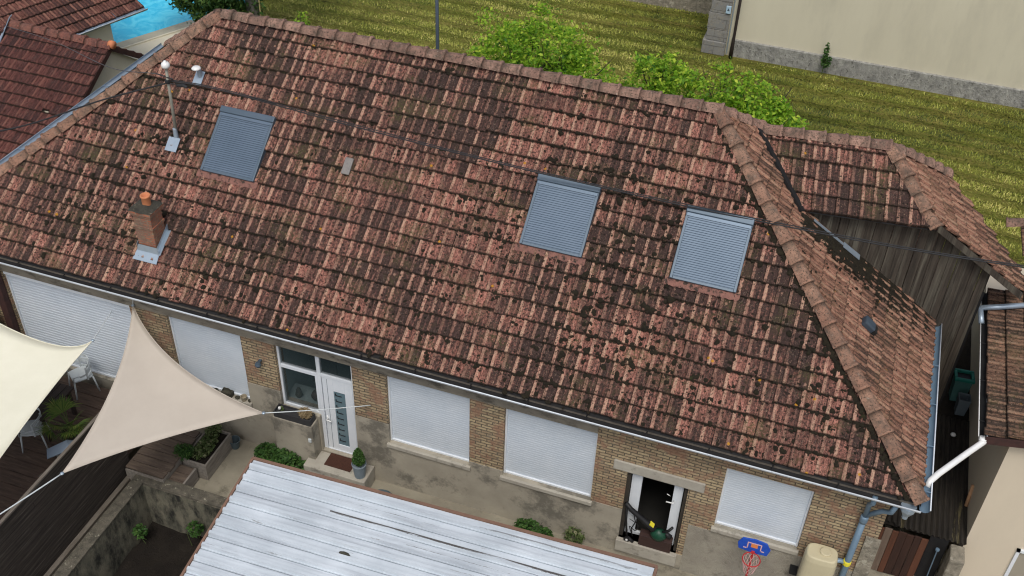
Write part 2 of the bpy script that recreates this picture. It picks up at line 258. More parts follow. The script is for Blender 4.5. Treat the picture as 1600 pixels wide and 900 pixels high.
# ---------------------------------------------------------------- mesh helpers
class MB:
    def __init__(s): s.v=[];s.f=[];s.uv=None;s.c=None
    def add(s,vs,fs):
        o=len(s.v); s.v+= [tuple(float(x) for x in p) for p in vs]; s.f+=[tuple(i+o for i in f) for f in fs]; return s
    def box(s,x0,x1,y0,y1,z0,z1):
        vs=[(x0,y0,z0),(x1,y0,z0),(x1,y1,z0),(x0,y1,z0),(x0,y0,z1),(x1,y0,z1),(x1,y1,z1),(x0,y1,z1)]
        return s.add(vs,[(0,3,2,1),(4,5,6,7),(0,1,5,4),(1,2,6,5),(2,3,7,6),(3,0,4,7)])
    def frame(s,O,A,B,C,a0,a1,b0,b1,c0,c1):
        O,A,B,C=map(Vector,(O,A,B,C)); vs=[O+A*a+B*b+C*c for c in(c0,c1) for a,b in((a0,b0),(a1,b0),(a1,b1),(a0,b1))]
        return s.add(vs,[(0,3,2,1),(4,5,6,7),(0,1,5,4),(1,2,6,5),(2,3,7,6),(3,0,4,7)])
    def quad(s,*p): return s.add(p,[tuple(range(len(p)))])
    def prism(s,poly,d):
        n=len(poly); d=Vector(d); a=[Vector(p) for p in poly]; return s.add(a+[p+d for p in a],[tuple(range(n))[::-1],tuple(range(n,2*n))]+[(i,(i+1)%n,n+(i+1)%n,n+i) for i in range(n)])
    def tube(s,path,r,seg=8,closed=False):
        P=[Vector(p) for p in path]; n=len(P); rs=r if isinstance(r,(list,tuple)) else [r]*n; vs=[];fs=[]; X=None
        for i in range(n):
            d=(P[min(i+1,n-1)]-P[max(i-1,0)]).normalized()
            if X is None: X=d.orthogonal().normalized()
            X=(X-d*X.dot(d)); X=X.normalized() if X.length>1e-5 else d.orthogonal().normalized(); Yv=d.cross(X)
            for j in range(seg):
                a=2*math.pi*j/seg; vs.append(P[i]+X*math.cos(a)*rs[i]+Yv*math.sin(a)*rs[i])
        for i in range(n-1):
            for j in range(seg): fs.append((i*seg+j,i*seg+(j+1)%seg,(i+1)*seg+(j+1)%seg,(i+1)*seg+j))
        fs.append(tuple(range(seg))[::-1]); fs.append(tuple((n-1)*seg+j for j in range(seg))); return s.add(vs,fs)
    def lathe(s,c,prof,seg=20,sx=1,sy=1,cap=True):
        vs=[];fs=[];n=len(prof)
        for r,z in prof:
            for j in range(seg):
                a=2*math.pi*j/seg; vs.append((c[0]+r*sx*math.cos(a),c[1]+r*sy*math.sin(a),c[2]+z))
        for i in range(n-1):
            for j in range(seg): fs.append((i*seg+j,i*seg+(j+1)%seg,(i+1)*seg+(j+1)%seg,(i+1)*seg+j))
        if cap: fs.append(tuple(range(seg))[::-1]); fs.append(tuple((n-1)*seg+j for j in range(seg)))
        return s.add(vs,fs)
    def build(s,name,mat,parent=None,smooth=False,bevel=0,solid=0):
        off=Vector((0,0,0)); p=parent
        while p is not None: off+=p.location; p=p.parent
        me=bpy.data.meshes.new(name); me.from_pydata([tuple(Vector(v)-off) for v in s.v],[],s.f)
        return fin(me,name,mat,parent,smooth,bevel,solid)
def fin(me,name,mat,parent,smooth=False,bevel=0,solid=0):
    me.update(); o=bpy.data.objects.new(name,me); COL.objects.link(o); me.materials.append(MATS[mat] if isinstance(mat,str) else mat)
    if parent is not None: o.parent=parent
    if smooth: me.polygons.foreach_set('use_smooth',[True]*len(me.polygons))
    if solid: m=o.modifiers.new('s','SOLIDIFY'); m.thickness=solid
    if bevel: m=o.modifiers.new('b','BEVEL'); m.width=bevel; m.segments=2; m.limit_method='ANGLE'
    return o
def npmesh(name,V,Fq,mat,parent=None,uv=None,col=None,smooth=False):
    off=Vector((0,0,0)); p=parent
    while p is not None: off+=p.location; p=p.parent
    V=np.asarray(V,np.float32)-np.array(off,np.float32); Fq=np.asarray(Fq,np.int32); me=bpy.data.meshes.new(name)
    me.vertices.add(len(V)); me.vertices.foreach_set('co',V.ravel()); k=Fq.shape[1]
    me.loops.add(Fq.size); me.loops.foreach_set('vertex_index',Fq.ravel()); me.polygons.add(len(Fq)); me.polygons.foreach_set('loop_start',np.arange(0,Fq.size,k,dtype=np.int32))
    me.update(calc_edges=True)
    if uv is not None:
        l=me.uv_layers.new(name='UVMap'); l.data.foreach_set('uv',np.asarray(uv,np.float32)[Fq.ravel()].ravel())
    if col is not None:
        a=me.color_attributes.new('tr','FLOAT_COLOR','POINT'); a.data.foreach_set('color',np.asarray(col,np.float32).ravel())
    me.validate(); return fin(me,name,mat,parent,smooth)
def thing(name,label,cat,loc=(0,0,0),group=None,rz=0):
    o=bpy.data.objects.new(name,None); COL.objects.link(o); o.location=loc; o.rotation_euler.z=rz; o['label']=label; o['category']=cat
    if group: o['group']=group
    return o
def tag(o,label,cat,group=None):
    o['label']=label;o['category']=cat
    if group:o['group']=group
    return o
def struct(o): o['kind']='structure'; return o
def copy_tree(o,parent=None):
    c=o.copy(); COL.objects.link(c); c.parent=parent
    for ch in list(o.children): copy_tree(ch,c)
    return c

# ---------------------------------------------------------------- roof tiles
PROF=[(-.006,-.012),(.004,.020),(.018,.032),(.031,.022),(.044,.032),(.060,.020),(.072,.004),(.100,0),(.135,.001),(.148,.010),(.163,.010),(.176,.001),(.213,-.002)]
TW,TG=.2195,.3360
def clip_rng(poly,t):
    xs=[]
    for i in range(len(poly)):
        (s0,t0),(s1,t1)=poly[i],poly[(i+1)%len(poly)]
        if (t0-t)*(t1-t)<=0 and t0!=t1: xs.append(s0+(s1-s0)*(t-t0)/(t1-t0))
    return (min(xs),max(xs)) if len(xs)>1 else None
def tiled(name,O,E,S,poly,mat,parent,seed=1,holes=(),jit=1.0):
    """poly in (s,t) metres on the plane O + E s + S t ; E along the eave, S up the slope"""
    O=np.array(O,float);E=np.array(E,float);S=np.array(S,float);E/=np.linalg.norm(E);S/=np.linalg.norm(S);N=np.cross(E,S)
    if N[2]<0: N=-N
    r=np.random.default_rng(seed); ts=[p[1] for p in poly]; T0,T1=min(ts),max(ts); smin=min(p[0] for p in poly);smax=max(p[0] for p in poly)
    V=[];Fc=[];UV=[];Cl=[];n=len(PROF); pu=np.array([p[0] for p in PROF]);pz=np.array([p[1] for p in PROF])
    nc=int(math.ceil((T1-T0)/TG-1e-6)); wav=r.uniform(0,6,8)
    for k_ in range(nc):
        t0=T0+k_*TG; cb=clip_rng(poly,min(max(t0,T0+1e-4),T1-1e-4)); ct=clip_rng(poly,min(t0+TG,T1-1e-4)); 
        if not cb: continue
        ct=ct or cb
        cs_=r.uniform(-.05,.05)*jit
        for j in range(int((smax-smin)/TW)+2):
            s0=smin+(j-.3)*TW+cs_+r.normal(0,.003)*jit
            if s0>cb[1] or s0+TW<cb[0]: continue
            tv=r.random(); dt=r.normal(0,.006)*jit+.006*math.sin(s0*.8+wav[k_%8]); dz=r.normal(0,.0028)*jit; rot=r.normal(0,.008)*jit; tilt=r.normal(0,.05)*jit; dt+=(r.normal(0,.03) if r.random()<.06*jit else 0)
            ss=s0+pu; last=min(TG+.03,T1-t0) 
            rows=[(-.001,-.006,0),(.0,.042,0),(.012,.046,.04),(last*.5,.020,.5),(last,0.0,1)]
            o=len(V)
            for tt,h,vv in rows:
                t=t0+tt+(dt if tt<last else 0)+ (pu-.1)*rot; f=min(1,tt/TG); lo=cb[0]+(ct[0]-cb[0])*f; hi=cb[1]+(ct[1]-cb[1])*f
                s=np.clip(ss,lo,hi)
                hz=h+(pz if h>-.001 else pz*0-.004)+dz+(pu-.1)*tilt*(1-f)
                hz=hz+.016*math.sin(s0*.55+t0*.9)+.010*math.sin(s0*1.7-t0*1.3+1)
                if h<0: hz=np.full(n,-.03)
                for a in range(n):
                    V.append(O+E*s[a]+S*t[a]+N*hz[a]); UV.append((s[a]+seed*3.1,t[a])); Cl.append((tv,max(0,pz[a])/.032,vv,1))
            for q in range(len(rows)-1):
                for a in range(n-1): Fc.append((o+q*n+a,o+q*n+a+1,o+(q+1)*n+a+1,o+(q+1)*n+a))
    return npmesh(name,V,Fc,mat,parent,UV,Cl)
def caps(name,P,Q,L,mat,parent,side,seed=3,wd=.130,hh=.080,up=(0,0,1)):
    """overlapping ridge / hip tiles from P (low end) to Q"""
    P=Vector(P);Q=Vector(Q);d=(Q-P);n=max(1,round(d.length/L));d.normalize();st=(Q-P).length/n; X=d.cross(Vector(up)).normalized();Z=X.cross(d).normalized()
    if Z.z<0: Z=-Z
    r=np.random.default_rng(seed); pr=[(-1.12,-.55),(-.80,.30),(-.42,.85),(0,1.0),(.42,.85),(.80,.30),(1.12,-.55)]; V=[];Fc=[];Cl=[];m=len(pr)
    for i in range(n):
        a=P+d*(st*i); dx=r.normal(0,.008); dzz=r.normal(0,.005); tv=r.random(); yaw=r.normal(0,.02)
        rows=[(0,.80,-.03),(0,1.13,.016),(.045,1.13,.016),(.05,1.04,.004),(st*.55,.98,0.0),(st+.04,.86,-.014)]; o=len(V)
        for t,sc_,dz in rows:
            for u,v in pr:
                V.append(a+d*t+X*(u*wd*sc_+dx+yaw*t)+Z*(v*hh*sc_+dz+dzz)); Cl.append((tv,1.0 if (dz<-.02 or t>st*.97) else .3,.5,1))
        for q in range(len(rows)-1):
            for b in range(m-1): Fc.append((o+q*m+b,o+q*m+b+1,o+(q+1)*m+b+1,o+(q+1)*m+b))
    return npmesh(name,[tuple(v) for v in V],Fc,mat,parent,None,Cl)
def moss_mesh(name,pts,nrm,parent,mat='moss',seed=5):
    """pts: list of (pos,radius,height)"""
    r=np.random.default_rng(seed); N=Vector(nrm).normalized(); X=N.orthogonal().normalized(); Y=N.cross(X); V=[];Fq=[]
    seg=7
    for p,rad,h in pts:
        p=Vector(p); o=len(V); ph=r.uniform(0,6)
        ring=r.uniform(.78,1.2,seg)
        for lev,(rr,z) in enumerate(((1,-.3),(.88,.45),(.5,.9),(.06,1))):
            for j in range(seg):
                a=ph+2*math.pi*j/seg; q=rr*rad*ring[j]*(1+.08*r.normal()); V.append(tuple(p+X*math.cos(a)*q+Y*math.sin(a)*q+N*(z*h)))
        for i in range(3):
            for j in range(seg): Fq.append((o+i*seg+j,o+i*seg+(j+1)%seg,o+(i+1)*seg+(j+1)%seg,o+(i+1)*seg+j))
    return npmesh(name,V,Fq,mat,parent,smooth=True)
def leaves(name,centers,n,size,mat,parent,seed=1,shell=.55,up=.3,aspect=.55,flat=1.0,bright_top=True,clump=0):
    """leaf quads (folded kites) in ellipsoids centers=[(c,(rx,ry,rz))]"""
    r=np.random.default_rng(seed); V=[];Fq=[];Cl=[]; vol=np.array([c[1][0]*c[1][1]*c[1][2] for c in centers])**.67; vol/=vol.sum()
    P=[]
    for (c,rad),f in zip(centers,vol):
        m=int(n*f); d=r.normal(size=(m,3)); d/=np.linalg.norm(d,axis=1)[:,None]; q=(shell+(1-shell)*r.random(m))[:,None]**(.6)
        if clump:
            cn=r.normal(size=(clump,3)); cn/=np.linalg.norm(cn,axis=1)[:,None]; idx=r.integers(0,clump,m); rr=r.uniform(.6,1.08,clump)[:,None]; pp=cn[idx]*rr[idx]+r.normal(size=(m,3))*.14*np.array([1,1,.6]); P.append(np.array(c)+pp*np.array(rad))
            P[-1]=np.concatenate([P[-1][:int(m*.75)],(np.array(c)+d*q*np.array(rad)*.9)[int(m*.75):]])
        else: P.append(np.array(c)+d*q*np.array(rad))
    P=np.concatenate(P); m=len(P)
    D=r.normal(size=(m,3)); D[:,2]=D[:,2]*.5*flat; D/=np.linalg.norm(D,axis=1)[:,None]; Nn=r.normal(size=(m,3)); Nn[:,2]+=up*4; Nn-=D*(Nn*D).sum(1)[:,None]; Nn/=np.linalg.norm(Nn,axis=1)[:,None]; W=np.cross(D,Nn)
    L=size*r.uniform(.6,1.35,m)[:,None]; w_=L*aspect
    a=P-D*L*.5; b=P+W*w_*.5+Nn*L*.08; c=P+D*L*.5-np.array([0,0,.15])*L; d=P-W*w_*.5+Nn*L*.08
    V=np.stack([a,b,c,d],1).reshape(-1,3); Fq=np.arange(4*m).reshape(m,4); cv=np.clip(r.normal(.5,.22,m),0,1); Cl=np.repeat(np.stack([cv,cv,cv,np.ones(m)],1),4,0)
    return npmesh(name,V,Fq,mat,parent,None,Cl)

# ================================================================= SETTING
YG=-.45
# ground with a hole for the sunken pit
b=MB()
px=[-60,.9,5.0,90]; py=[-40,-6.5,-2.11,9.3]
for i in range(3):
    for j in range(3):
        if (i,j)!=(1,1): b.quad((px[i],py[j],YG),(px[i+1],py[j],YG),(px[i+1],py[j+1],YG),(px[i],py[j+1],YG))
struct(b.build('ground','yard_ground'))
b=MB(); b.quad((-70,9.2,-.3),(110,9.2,-.3),(110,140,-.3),(-70,140,-.3)); b.quad((-70,9.2,-.46),(110,9.2,-.46),(110,9.2,-.3),(-70,9.2,-.3)); struct(b.build('field','field'))
# grass of the field
m=170000; r=np.random.default_rng(11); gx=r.uniform(-9,24,m); gy=r.uniform(11.5,25.3,m); row=np.sin(gy*2*math.pi/.9+gx*.35+np.sin(gx*.7)*1.2)
keep=~((gy>22.0)&(gx>7.5)); gx,gy,row=gx[keep],gy[keep],row[keep]; m=len(gx)
L=r.uniform(.04,.115,m)*(1+.12*row); an=r.uniform(0,6.28,m)*.35+np.where(row>0,.2,2.9); lean=r.uniform(.4,1.5,m); D=np.stack([np.cos(an)*np.sin(lean),np.sin(an)*np.sin(lean),np.cos(lean)],1); Wd=np.stack([-np.sin(an),np.cos(an),np.zeros(m)],1)*(r.uniform(.007,.016,m))[:,None]
P=np.stack([gx,gy,np.full(m,-.3)],1); V=np.stack([P-Wd,P+Wd,P+D*L[:,None]*.75+Wd*.7,P+D*L[:,None]-Wd*.2],1).reshape(-1,3)
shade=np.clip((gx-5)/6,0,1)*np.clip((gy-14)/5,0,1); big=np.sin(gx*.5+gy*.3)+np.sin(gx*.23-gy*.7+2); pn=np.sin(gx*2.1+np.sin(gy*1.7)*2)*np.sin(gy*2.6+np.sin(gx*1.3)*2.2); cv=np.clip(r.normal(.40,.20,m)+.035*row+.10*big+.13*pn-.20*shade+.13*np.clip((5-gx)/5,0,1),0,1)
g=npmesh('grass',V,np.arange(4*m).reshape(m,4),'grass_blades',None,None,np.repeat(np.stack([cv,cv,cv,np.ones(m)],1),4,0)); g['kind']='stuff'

# ================================================================= MAIN HOUSE
XE,XW_,YE,YB,ZE,ZR,YR,XA,XB=15.354,-5.009,-.356,9.01,3.495,7.324,4.327,.05,10.505
house=thing('tiled_house','long brick house under a mossy hipped tile roof with white roller shutters in front','house',(5,4.3,YG))
ph=math.atan2(ZR-ZE,YR-YE); LS=math.hypot(ZR-ZE,YR-YE); LH=math.hypot(XE-XB,ZR-ZE); LW=math.hypot(XA-XW_,ZR-ZE)
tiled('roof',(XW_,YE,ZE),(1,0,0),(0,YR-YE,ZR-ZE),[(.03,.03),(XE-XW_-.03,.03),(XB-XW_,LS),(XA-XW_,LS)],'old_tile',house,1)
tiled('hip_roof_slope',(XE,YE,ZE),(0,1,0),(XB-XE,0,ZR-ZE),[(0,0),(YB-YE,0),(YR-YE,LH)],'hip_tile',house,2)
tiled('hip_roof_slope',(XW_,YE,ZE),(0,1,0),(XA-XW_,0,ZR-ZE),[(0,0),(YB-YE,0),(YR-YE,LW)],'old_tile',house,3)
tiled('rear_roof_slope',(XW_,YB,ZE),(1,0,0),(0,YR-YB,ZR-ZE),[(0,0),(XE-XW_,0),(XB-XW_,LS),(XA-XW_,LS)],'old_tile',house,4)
b=MB(); d=.03; zz=ZE-d
A_=(XW_,YE,zz);B_=(XE,YE,zz);C_=(XE,YB,zz);D_=(XW_,YB,zz);E_=(XA,YR,ZR-d);F_=(XB,YR,ZR-d)
b.quad(A_,B_,F_,E_);b.quad(B_,C_,F_);b.quad(C_,D_,E_,F_);b.quad(D_,A_,E_);b.quad(A_,D_,C_,B_); b.build('roof_underlay','gutter_dark',house)
caps('hip_caps',(XE+.03,YE-.03,ZE+.07),(XB,YR,ZR+.06),.42,'cap_tile',house,0,3)
caps('hip_caps',(XW_,YE,ZE+.07),(XA,YR,ZR+.06),.42,'cap_tile',house,0,4)
caps('hip_caps',(XE,YB,ZE+.07),(XB,YR,ZR+.06),.42,'cap_grey',house,0,5)
caps('hip_caps',(XW_,YB,ZE+.07),(XA,YR,ZR+.06),.42,'cap_grey',house,0,6)
caps('ridge_caps',(XB+.1,YR,ZR+.05),(XA-.1,YR,ZR+.05),.40,'cap_grey',house,0,7,.135,.080)
# moss cushions on the front slope
def rf(s,t,h=0.0): return Vector((XW_+s,YE+t*math.cos(ph)-h*math.sin(ph),ZE+t*math.sin(ph)+h*math.cos(ph)))
pts=[]; r=np.random.default_rng(21)
def inroof(s,t): 
    c=clip_rng([(0,0),(XE-XW_,0),(XB-XW_,LS),(XA-XW_,LS)],min(max(t,.01),LS-.01)); return c[0]+.1<s<c[1]-.1
holes=[(.75,2.6,2.15,4.2),(7.5,2.6,8.9,4.2),(10.35,2.6,11.75,4.2),(-.1,.3,.75,1.4)]
def free(x,t): return all(not(a<x<c and b_<t<d_) for a,b_,c,d_ in holes)
cl=[(r.uniform(0,20),r.uniform(0,6),r.uniform(.5,1.6)) for _ in range(46)]
for _ in range(11000):
    s=r.uniform(0,20.3);kk=r.integers(0,18); on=r.random(); t=kk*TG+.03+(r.normal(.035,.03) if on<.55 else r.uniform(0,TG))
    if not inroof(s,t) or not free(s+XW_,t): continue
    den=.09+sum(math.exp(-((s-a)**2+(t-b_)**2*1.6)/(2*c*c*.35)) for a,b_,c in cl)*.62
    if kk<5: den*=1.35
    if kk>13: den*=.5
    if s>15: den*=1.1
    if r.random()>den: continue
    big_=r.random(); rad=r.uniform(.012,.03) if big_<.6 else r.uniform(.03,.062)
    
    for q_ in range(1 if rad<.03 else r.integers(1,4)): pts.append((rf(s+r.normal(0,rad*.8)*(q_>0),t+r.normal(0,rad*.5)*(q_>0),.026+.016*math.sin(s*.55)),rad*r.uniform(.6,1),rad*r.uniform(.35,.7)))
for kk in range(1,18):   # thin lines of moss in the joints
    for _ in range(300):
        s=r.uniform(0,20.3); t=kk*TG+.03-.012
        if inroof(s,t) and free(s+XW_,t): pts.append((rf(s,t,.018),r.uniform(.012,.032),r.uniform(.010,.020)))
for _ in range(700):
    f=r.random(); x=XE+(XB-XE)*f-.19-abs(r.normal(0,.03)); t=LS*f
    pts.append((rf(x-XW_,t,.03),r.uniform(.018,.05),r.uniform(.015,.03)))
moss_mesh('moss',pts,(0,-math.sin(ph),math.cos(ph)),house)['kind']='stuff'
# moss on the east hip, thick beside the plank wall
hn=Vector((ZR-ZE,0,XE-XB)).normalized(); pts=[]
def hp(x,y,h=0.0): return Vector((x,y,ZE+(XE-x)*(ZR-ZE)/(XE-XB)))+hn*h
for _ in range(9000):
    u=r.random(); x=12.4+u*2.95; dy=abs(r.normal(0,.16+.38*u)); y=3.80+u*.97-dy
    if r.random()<math.exp(-dy*1.6)*(.30+.70*u): pts.append((hp(x,y,.026),r.uniform(.015,.055),r.uniform(.012,.028)))
for _ in range(320):
    x=r.uniform(11,15.2); y=r.uniform(YE+(XE-x)*.97+.2,4.6)
    pts.append((hp(x,y,.024),r.uniform(.010,.028),r.uniform(.008,.018)))
moss_mesh('hip_moss',pts,hn,house,'moss',6)['kind']='stuff'
# front wall -------------------------------------------------------
XS=[-4.65,-3.42,-.25,.64,2.34,3.1,3.966,4.8,5.54,7.28,7.99,9.81,10.45,11.61,11.74,12.2,13.75,15.0]
ZS=[-.6,0,.22,.83,.95,.99,1.11,1.35,1.42,1.90,2.72,3.46]
HOLES=[(-3.42,-.25,.22,2.72),(.64,2.34,.83,2.72),(3.1,3.966,.99,2.72),(3.966,4.8,0,2.72),(5.54,7.28,.83,2.72),(7.99,9.81,.83,2.72),(10.45,11.61,0,1.90),(12.2,13.75,1.11,2.72)]
def zone(x,z):
    if z>2.72: return 'band' if x<9.81 else 'brick'
    thr= .22 if x<-.25 else 1.11 if x<.64 else 1.42 if x<3.966 else 0 if x<4.8 else 1.35 if x<5.54 else .83 if x<7.28 else .95 if x<7.99 else .83 if x<10.45 else 0 if x<11.74 else .95 if x<12.2 else 1.11 if x<13.75 else .95
    return 'brick' if z>thr else ('rough' if x>11.7 else 'render')
W={'brick':MB(),'render':MB(),'rough':MB(),'band':MB()}
for i in range(len(XS)-1):
    for j in range(len(ZS)-1):
        xc=(XS[i]+XS[i+1])/2; zc=(ZS[j]+ZS[j+1])/2
        if any(a<xc<c and d_<zc<e for a,c,d_,e in HOLES): continue
        y={'brick':0,'render':-.012,'rough':-.015,'band':-.02}[zone(xc,zc)]
        W[zone(xc,zc)].box(XS[i],XS[i+1],y,.30,ZS[j],ZS[j+1])
W['brick'].build('brick_wall','yellow_brick',house); W['render'].build('rendered_base','render',house); W['rough'].build('roughcast_base','roughcast',house); W['band'].build('concrete_band','band',house)
b=MB(); b.box(14.7,15.0,.30,9.0-.35,-.6,3.46); b.box(-4.65,-4.35,.3,8.65,-.6,3.46); b.box(-4.35,14.7,8.35,8.65,-.6,3.46); b.build('side_wall','roughcast',house)
b=MB(); b.box(-5.0,15.3,-.34,.0,3.40,3.455); b.box(15.0,15.34,.0,9,3.40,3.455); b.build('soffit','beam_wood',house)
# roller shutters
def shutter(x0,x1,z0,z1,sill=True,box=True):
    o=MB(); n=max(10,int((z1-z0)/(.075 if x0<-1 else .058))); st=(z1-z0)/n; y=.10; vs=[];fs=[]
    for i in range(n):
        za=z0+i*st; dp_=.006 if x0<-1 else .0008; q=[(za,y+dp_),(za+st*.15,y),(za+st*.85,y-.002),(za+st,y+dp_)]
        for z,yy in q: vs+= [(x0+.03,yy,z),(x1-.03,yy,z)]
    for i in range(4*n-1): fs.append((2*i,2*i+1,2*i+3,2*i+2))
    o.add(vs,fs); s=o.build('roller_shutter','shutter_white',house)
    f=MB(); f.box(x0,x0+.035,.06,.13,z0,z1); f.box(x1-.035,x1,.06,.13,z0,z1); f.box(x0+.035,x1-.035,.07,.12,z0,z0+.045); f.build('frame','white_paint',s,bevel=.004)
    bk=MB(); bk.box(x0,x1,.16,.28,z0,z1); bk.build('backing','room_dark',s)
    if sill: q=MB(); q.box(x0-.04,x1+.04,-.07,.12,z0-.10,z0-.002); q.build('sill','concrete',s,bevel=.01)
    return s
shutter(-3.42,-.25,.22,2.74,False); shutter(.64,2.34,.83,2.74); shutter(5.54,7.28,.83,2.74); shutter(7.99,9.81,.83,2.74); shutter(12.2,13.75,1.11,2.74)
# deep white lintel strip above the garage shutter
MB().box(-3.42,-.25,.02,.12,2.60,2.71).build('shutter_box','white_paint',house,bevel=.01)
# door and side window
door=MB(); y0,y1=.07,.15
door.box(3.966,4.05,y0,y1,0,2.74); door.box(4.74,4.80,y0,y1,0,2.74); door.box(4.05,4.74,y0,y1,2.10,2.18); door.box(4.05,4.74,y0,y1,2.66,2.74); door.box(4.05,4.74,y0,y1,0,.03)
door=door.build('front_door_frame','white_paint',house,bevel=.006)
lf=MB(); 
lf.box(4.062,4.30,.085,.135,.04,2.09); lf.box(4.555,4.73,.085,.135,.04,2.09); lf.box(4.30,4.555,.085,.135,.04,.20); lf.box(4.30,4.555,.085,.135,1.76,2.09); lf.build('front_door','white_paint',door,bevel=.004)
MB().box(4.30,4.555,.10,.12,.20,1.76).build('glass_strip','strip_glass',door)
for i in range(9): z=.32+i*.165; bb=MB(); bb.box(4.33,4.47,.088,.10,z,z+.014); bb.box(4.33,4.345,.088,.10,z+.014,z+.06); bb.build('glass_strip_bar','black_rubber',door)
bb=MB(); bb.box(4.165,4.172,.082,.09,.06,2.06); bb.build('door_groove','frame_blue',door)
h=MB(); h.tube([(4.11,.085,.92),(4.11,.02,.92),(4.22,.015,.915)],.013); h.box(4.095,4.125,.07,.086,.84,1.0); h.build('handle','porcelain',door,smooth=True)
MB().box(4.05,4.74,.10,.12,2.18,2.66).build('transom_pane','door_glass',door)
wf=MB(); wf.box(3.10,3.15,y0,y1,.99,2.74); wf.box(3.15,3.966,y0,y1,2.06,2.15); wf.box(3.15,3.966,y0,y1,2.66,2.74); wf.box(3.15,3.966,y0,y1,.99,1.05); wf.box(3.915,3.966,y0,y1,1.05,2.06)
wf=wf.build('side_window_frame','white_paint',house,bevel=.006)
g=MB(); g.box(3.15,3.966,.10,.12,2.15,2.66); g.box(3.15,3.915,.10,.12,1.05,2.06); g.build('pane','door_glass',wf)
g=MB(); g.box(3.0,4.9,1.6,1.65,-.1,2.8); g.box(2.95,3.0,.31,1.65,-.1,2.8); g.box(4.9,4.95,.31,1.65,-.1,2.8); g.box(3.0,4.9,.31,1.6,-.12,-.1); g.box(3.0,4.9,.31,1.6,2.75,2.8); g.build('hall_room','room_teal',house)
g=MB(); g.box(3.45,4.05,.7,.75,1.2,2.7); g.build('hall_curtain','room_dark',house)
g=MB(); g.box(3.0,4.05,.3,.75,.80,.95); g.build('inner_window_shelf','room_teal',house)
# open doorway
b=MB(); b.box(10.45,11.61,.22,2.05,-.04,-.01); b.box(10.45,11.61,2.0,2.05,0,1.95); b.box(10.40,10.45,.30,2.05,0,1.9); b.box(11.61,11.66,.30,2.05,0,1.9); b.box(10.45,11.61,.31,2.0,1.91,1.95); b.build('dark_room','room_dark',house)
b=MB(); b.box(10.45,11.61,.0,.22,-.04,.0); b.build('doorway_floor','floor_tile_white',house)
b=MB(); b.box(10.42,11.64,-.10,.0,-.30,.012); b.build('doorway_sill','concrete',house,bevel=.012)
b=MB(); 
for k_ in range(1): b.box(10.17,11.90,-.03,.02,1.92,2.17)
b.build('lintel','concrete',house,bevel=.02)
fr=MB(); fr.box(10.53,10.73,.14,.20,.03,1.86); fr.box(11.34,11.52,.14,.20,.03,1.86); fr.box(10.73,11.34,.145,.195,1.80,1.86); fr.box(10.73,11.34,.145,.195,.03,.12); fr=fr.build('glazed_door','white_paint',house,bevel=.008)
h=MB(); h.tube([(11.38,.14,1.32),(11.38,.07,1.32),(11.24,.065,1.32)],.014); h.build('handle','porcelain',fr,smooth=True); MB().tube([(11.30,.14,1.42),(11.27,.10,1.48),(11.23,.10,1.50)],.008).build('catch','porcelain',fr,smooth=True)
MB().box(10.45,10.52,.05,.25,0,1.8).build('door_jamb','bark_dark',house); MB().box(11.545,11.61,.05,.25,0,1.8).build('door_jamb','bark_dark',house)
# concrete parapet block before the window, door step
b=MB(); b.box(3.02,3.93,-.30,-.016,-.45,.94); b.build('parapet_block','render',house,bevel=.015)
b=MB(); b.box(3.75,5.16,-.52,-.016,-.45,-.03); b.build('doorstep','concrete',house,bevel=.02)
# gutters
def half_gutter(P,Q,r,name,mat,rimmat,parent,inner='gutter_dark',outer_side=1):
    P=Vector(P);Q=Vector(Q);d=(Q-P).normalized();X=d.cross(Vector((0,0,1))).normalized();Z=Vector((0,0,1))
    vs=[];fs=[];n=10;off=[]
    for p in (P,Q):
        for j in range(n+1): a=math.pi*j/n; vs.append(p+X*math.cos(a)*r-Z*math.sin(a)*r)
        for j in range(n+1): a=math.pi*j/n; vs.append(p+X*math.cos(a)*(r-.004)-Z*math.sin(a)*(r-.004))
    m=n+1
    for j in range(n): fs.append((j,j+1,2*m+j+1,2*m+j))
    o=MB().add(vs,fs).build(name,mat,parent,smooth=True)
    fi=[(m+j+1,m+j,3*m+j,3*m+j+1) for j in range(n)]; MB().add(vs,fi).build('gutter_bed',inner,o,smooth=True)
    MB().tube([P+X*r,Q+X*r],.013,6).build('gutter_rim',rimmat,o,smooth=True)
    L=(Q-P).length
    for i in range(int(L/1.1)):
        c=P+d*(.4+i*1.1); br=MB(); br.frame(c,d,X,Z,-.012,.012,-r,r+.01,.002,.008); br.build('gutter_bracket','pipe_blue' if inner!='gutter_dark' else 'gutter_dark',o)
    return o
half_gutter((XW_-.05,YE-.045,ZE-.05),(XE+.03,YE-.045,ZE-.05),.092,'front_gutter','rim_white','rim_white',house)
half_gutter((XE+.085,YE-.06,ZE-.04),(XE+.085,4.80,ZE-.04),.090,'side_gutter','zinc_blue','rim_white',house,'pipe_blue')
half_gutter((XW_-.17,9.0,ZE+.04),(XW_-.17,YE-.05,ZE+.04),.085,'side_gutter','zinc_blue','zinc',house,'zinc')
hc=MB(); hc.frame((15.42,4.86,3.46),(1,0,0),(0,1,0),(0,0,1),-.09,.09,-.09,.06,-.10,.06); hc.build('gutter_box','zinc',house,bevel=.01)
hc=MB(); hc.lathe((15.20,-.38,3.10),[(.05,0),(.05,.06),(.13,.22),(.13,.30)],8); hc.build('hopper','zinc',house)
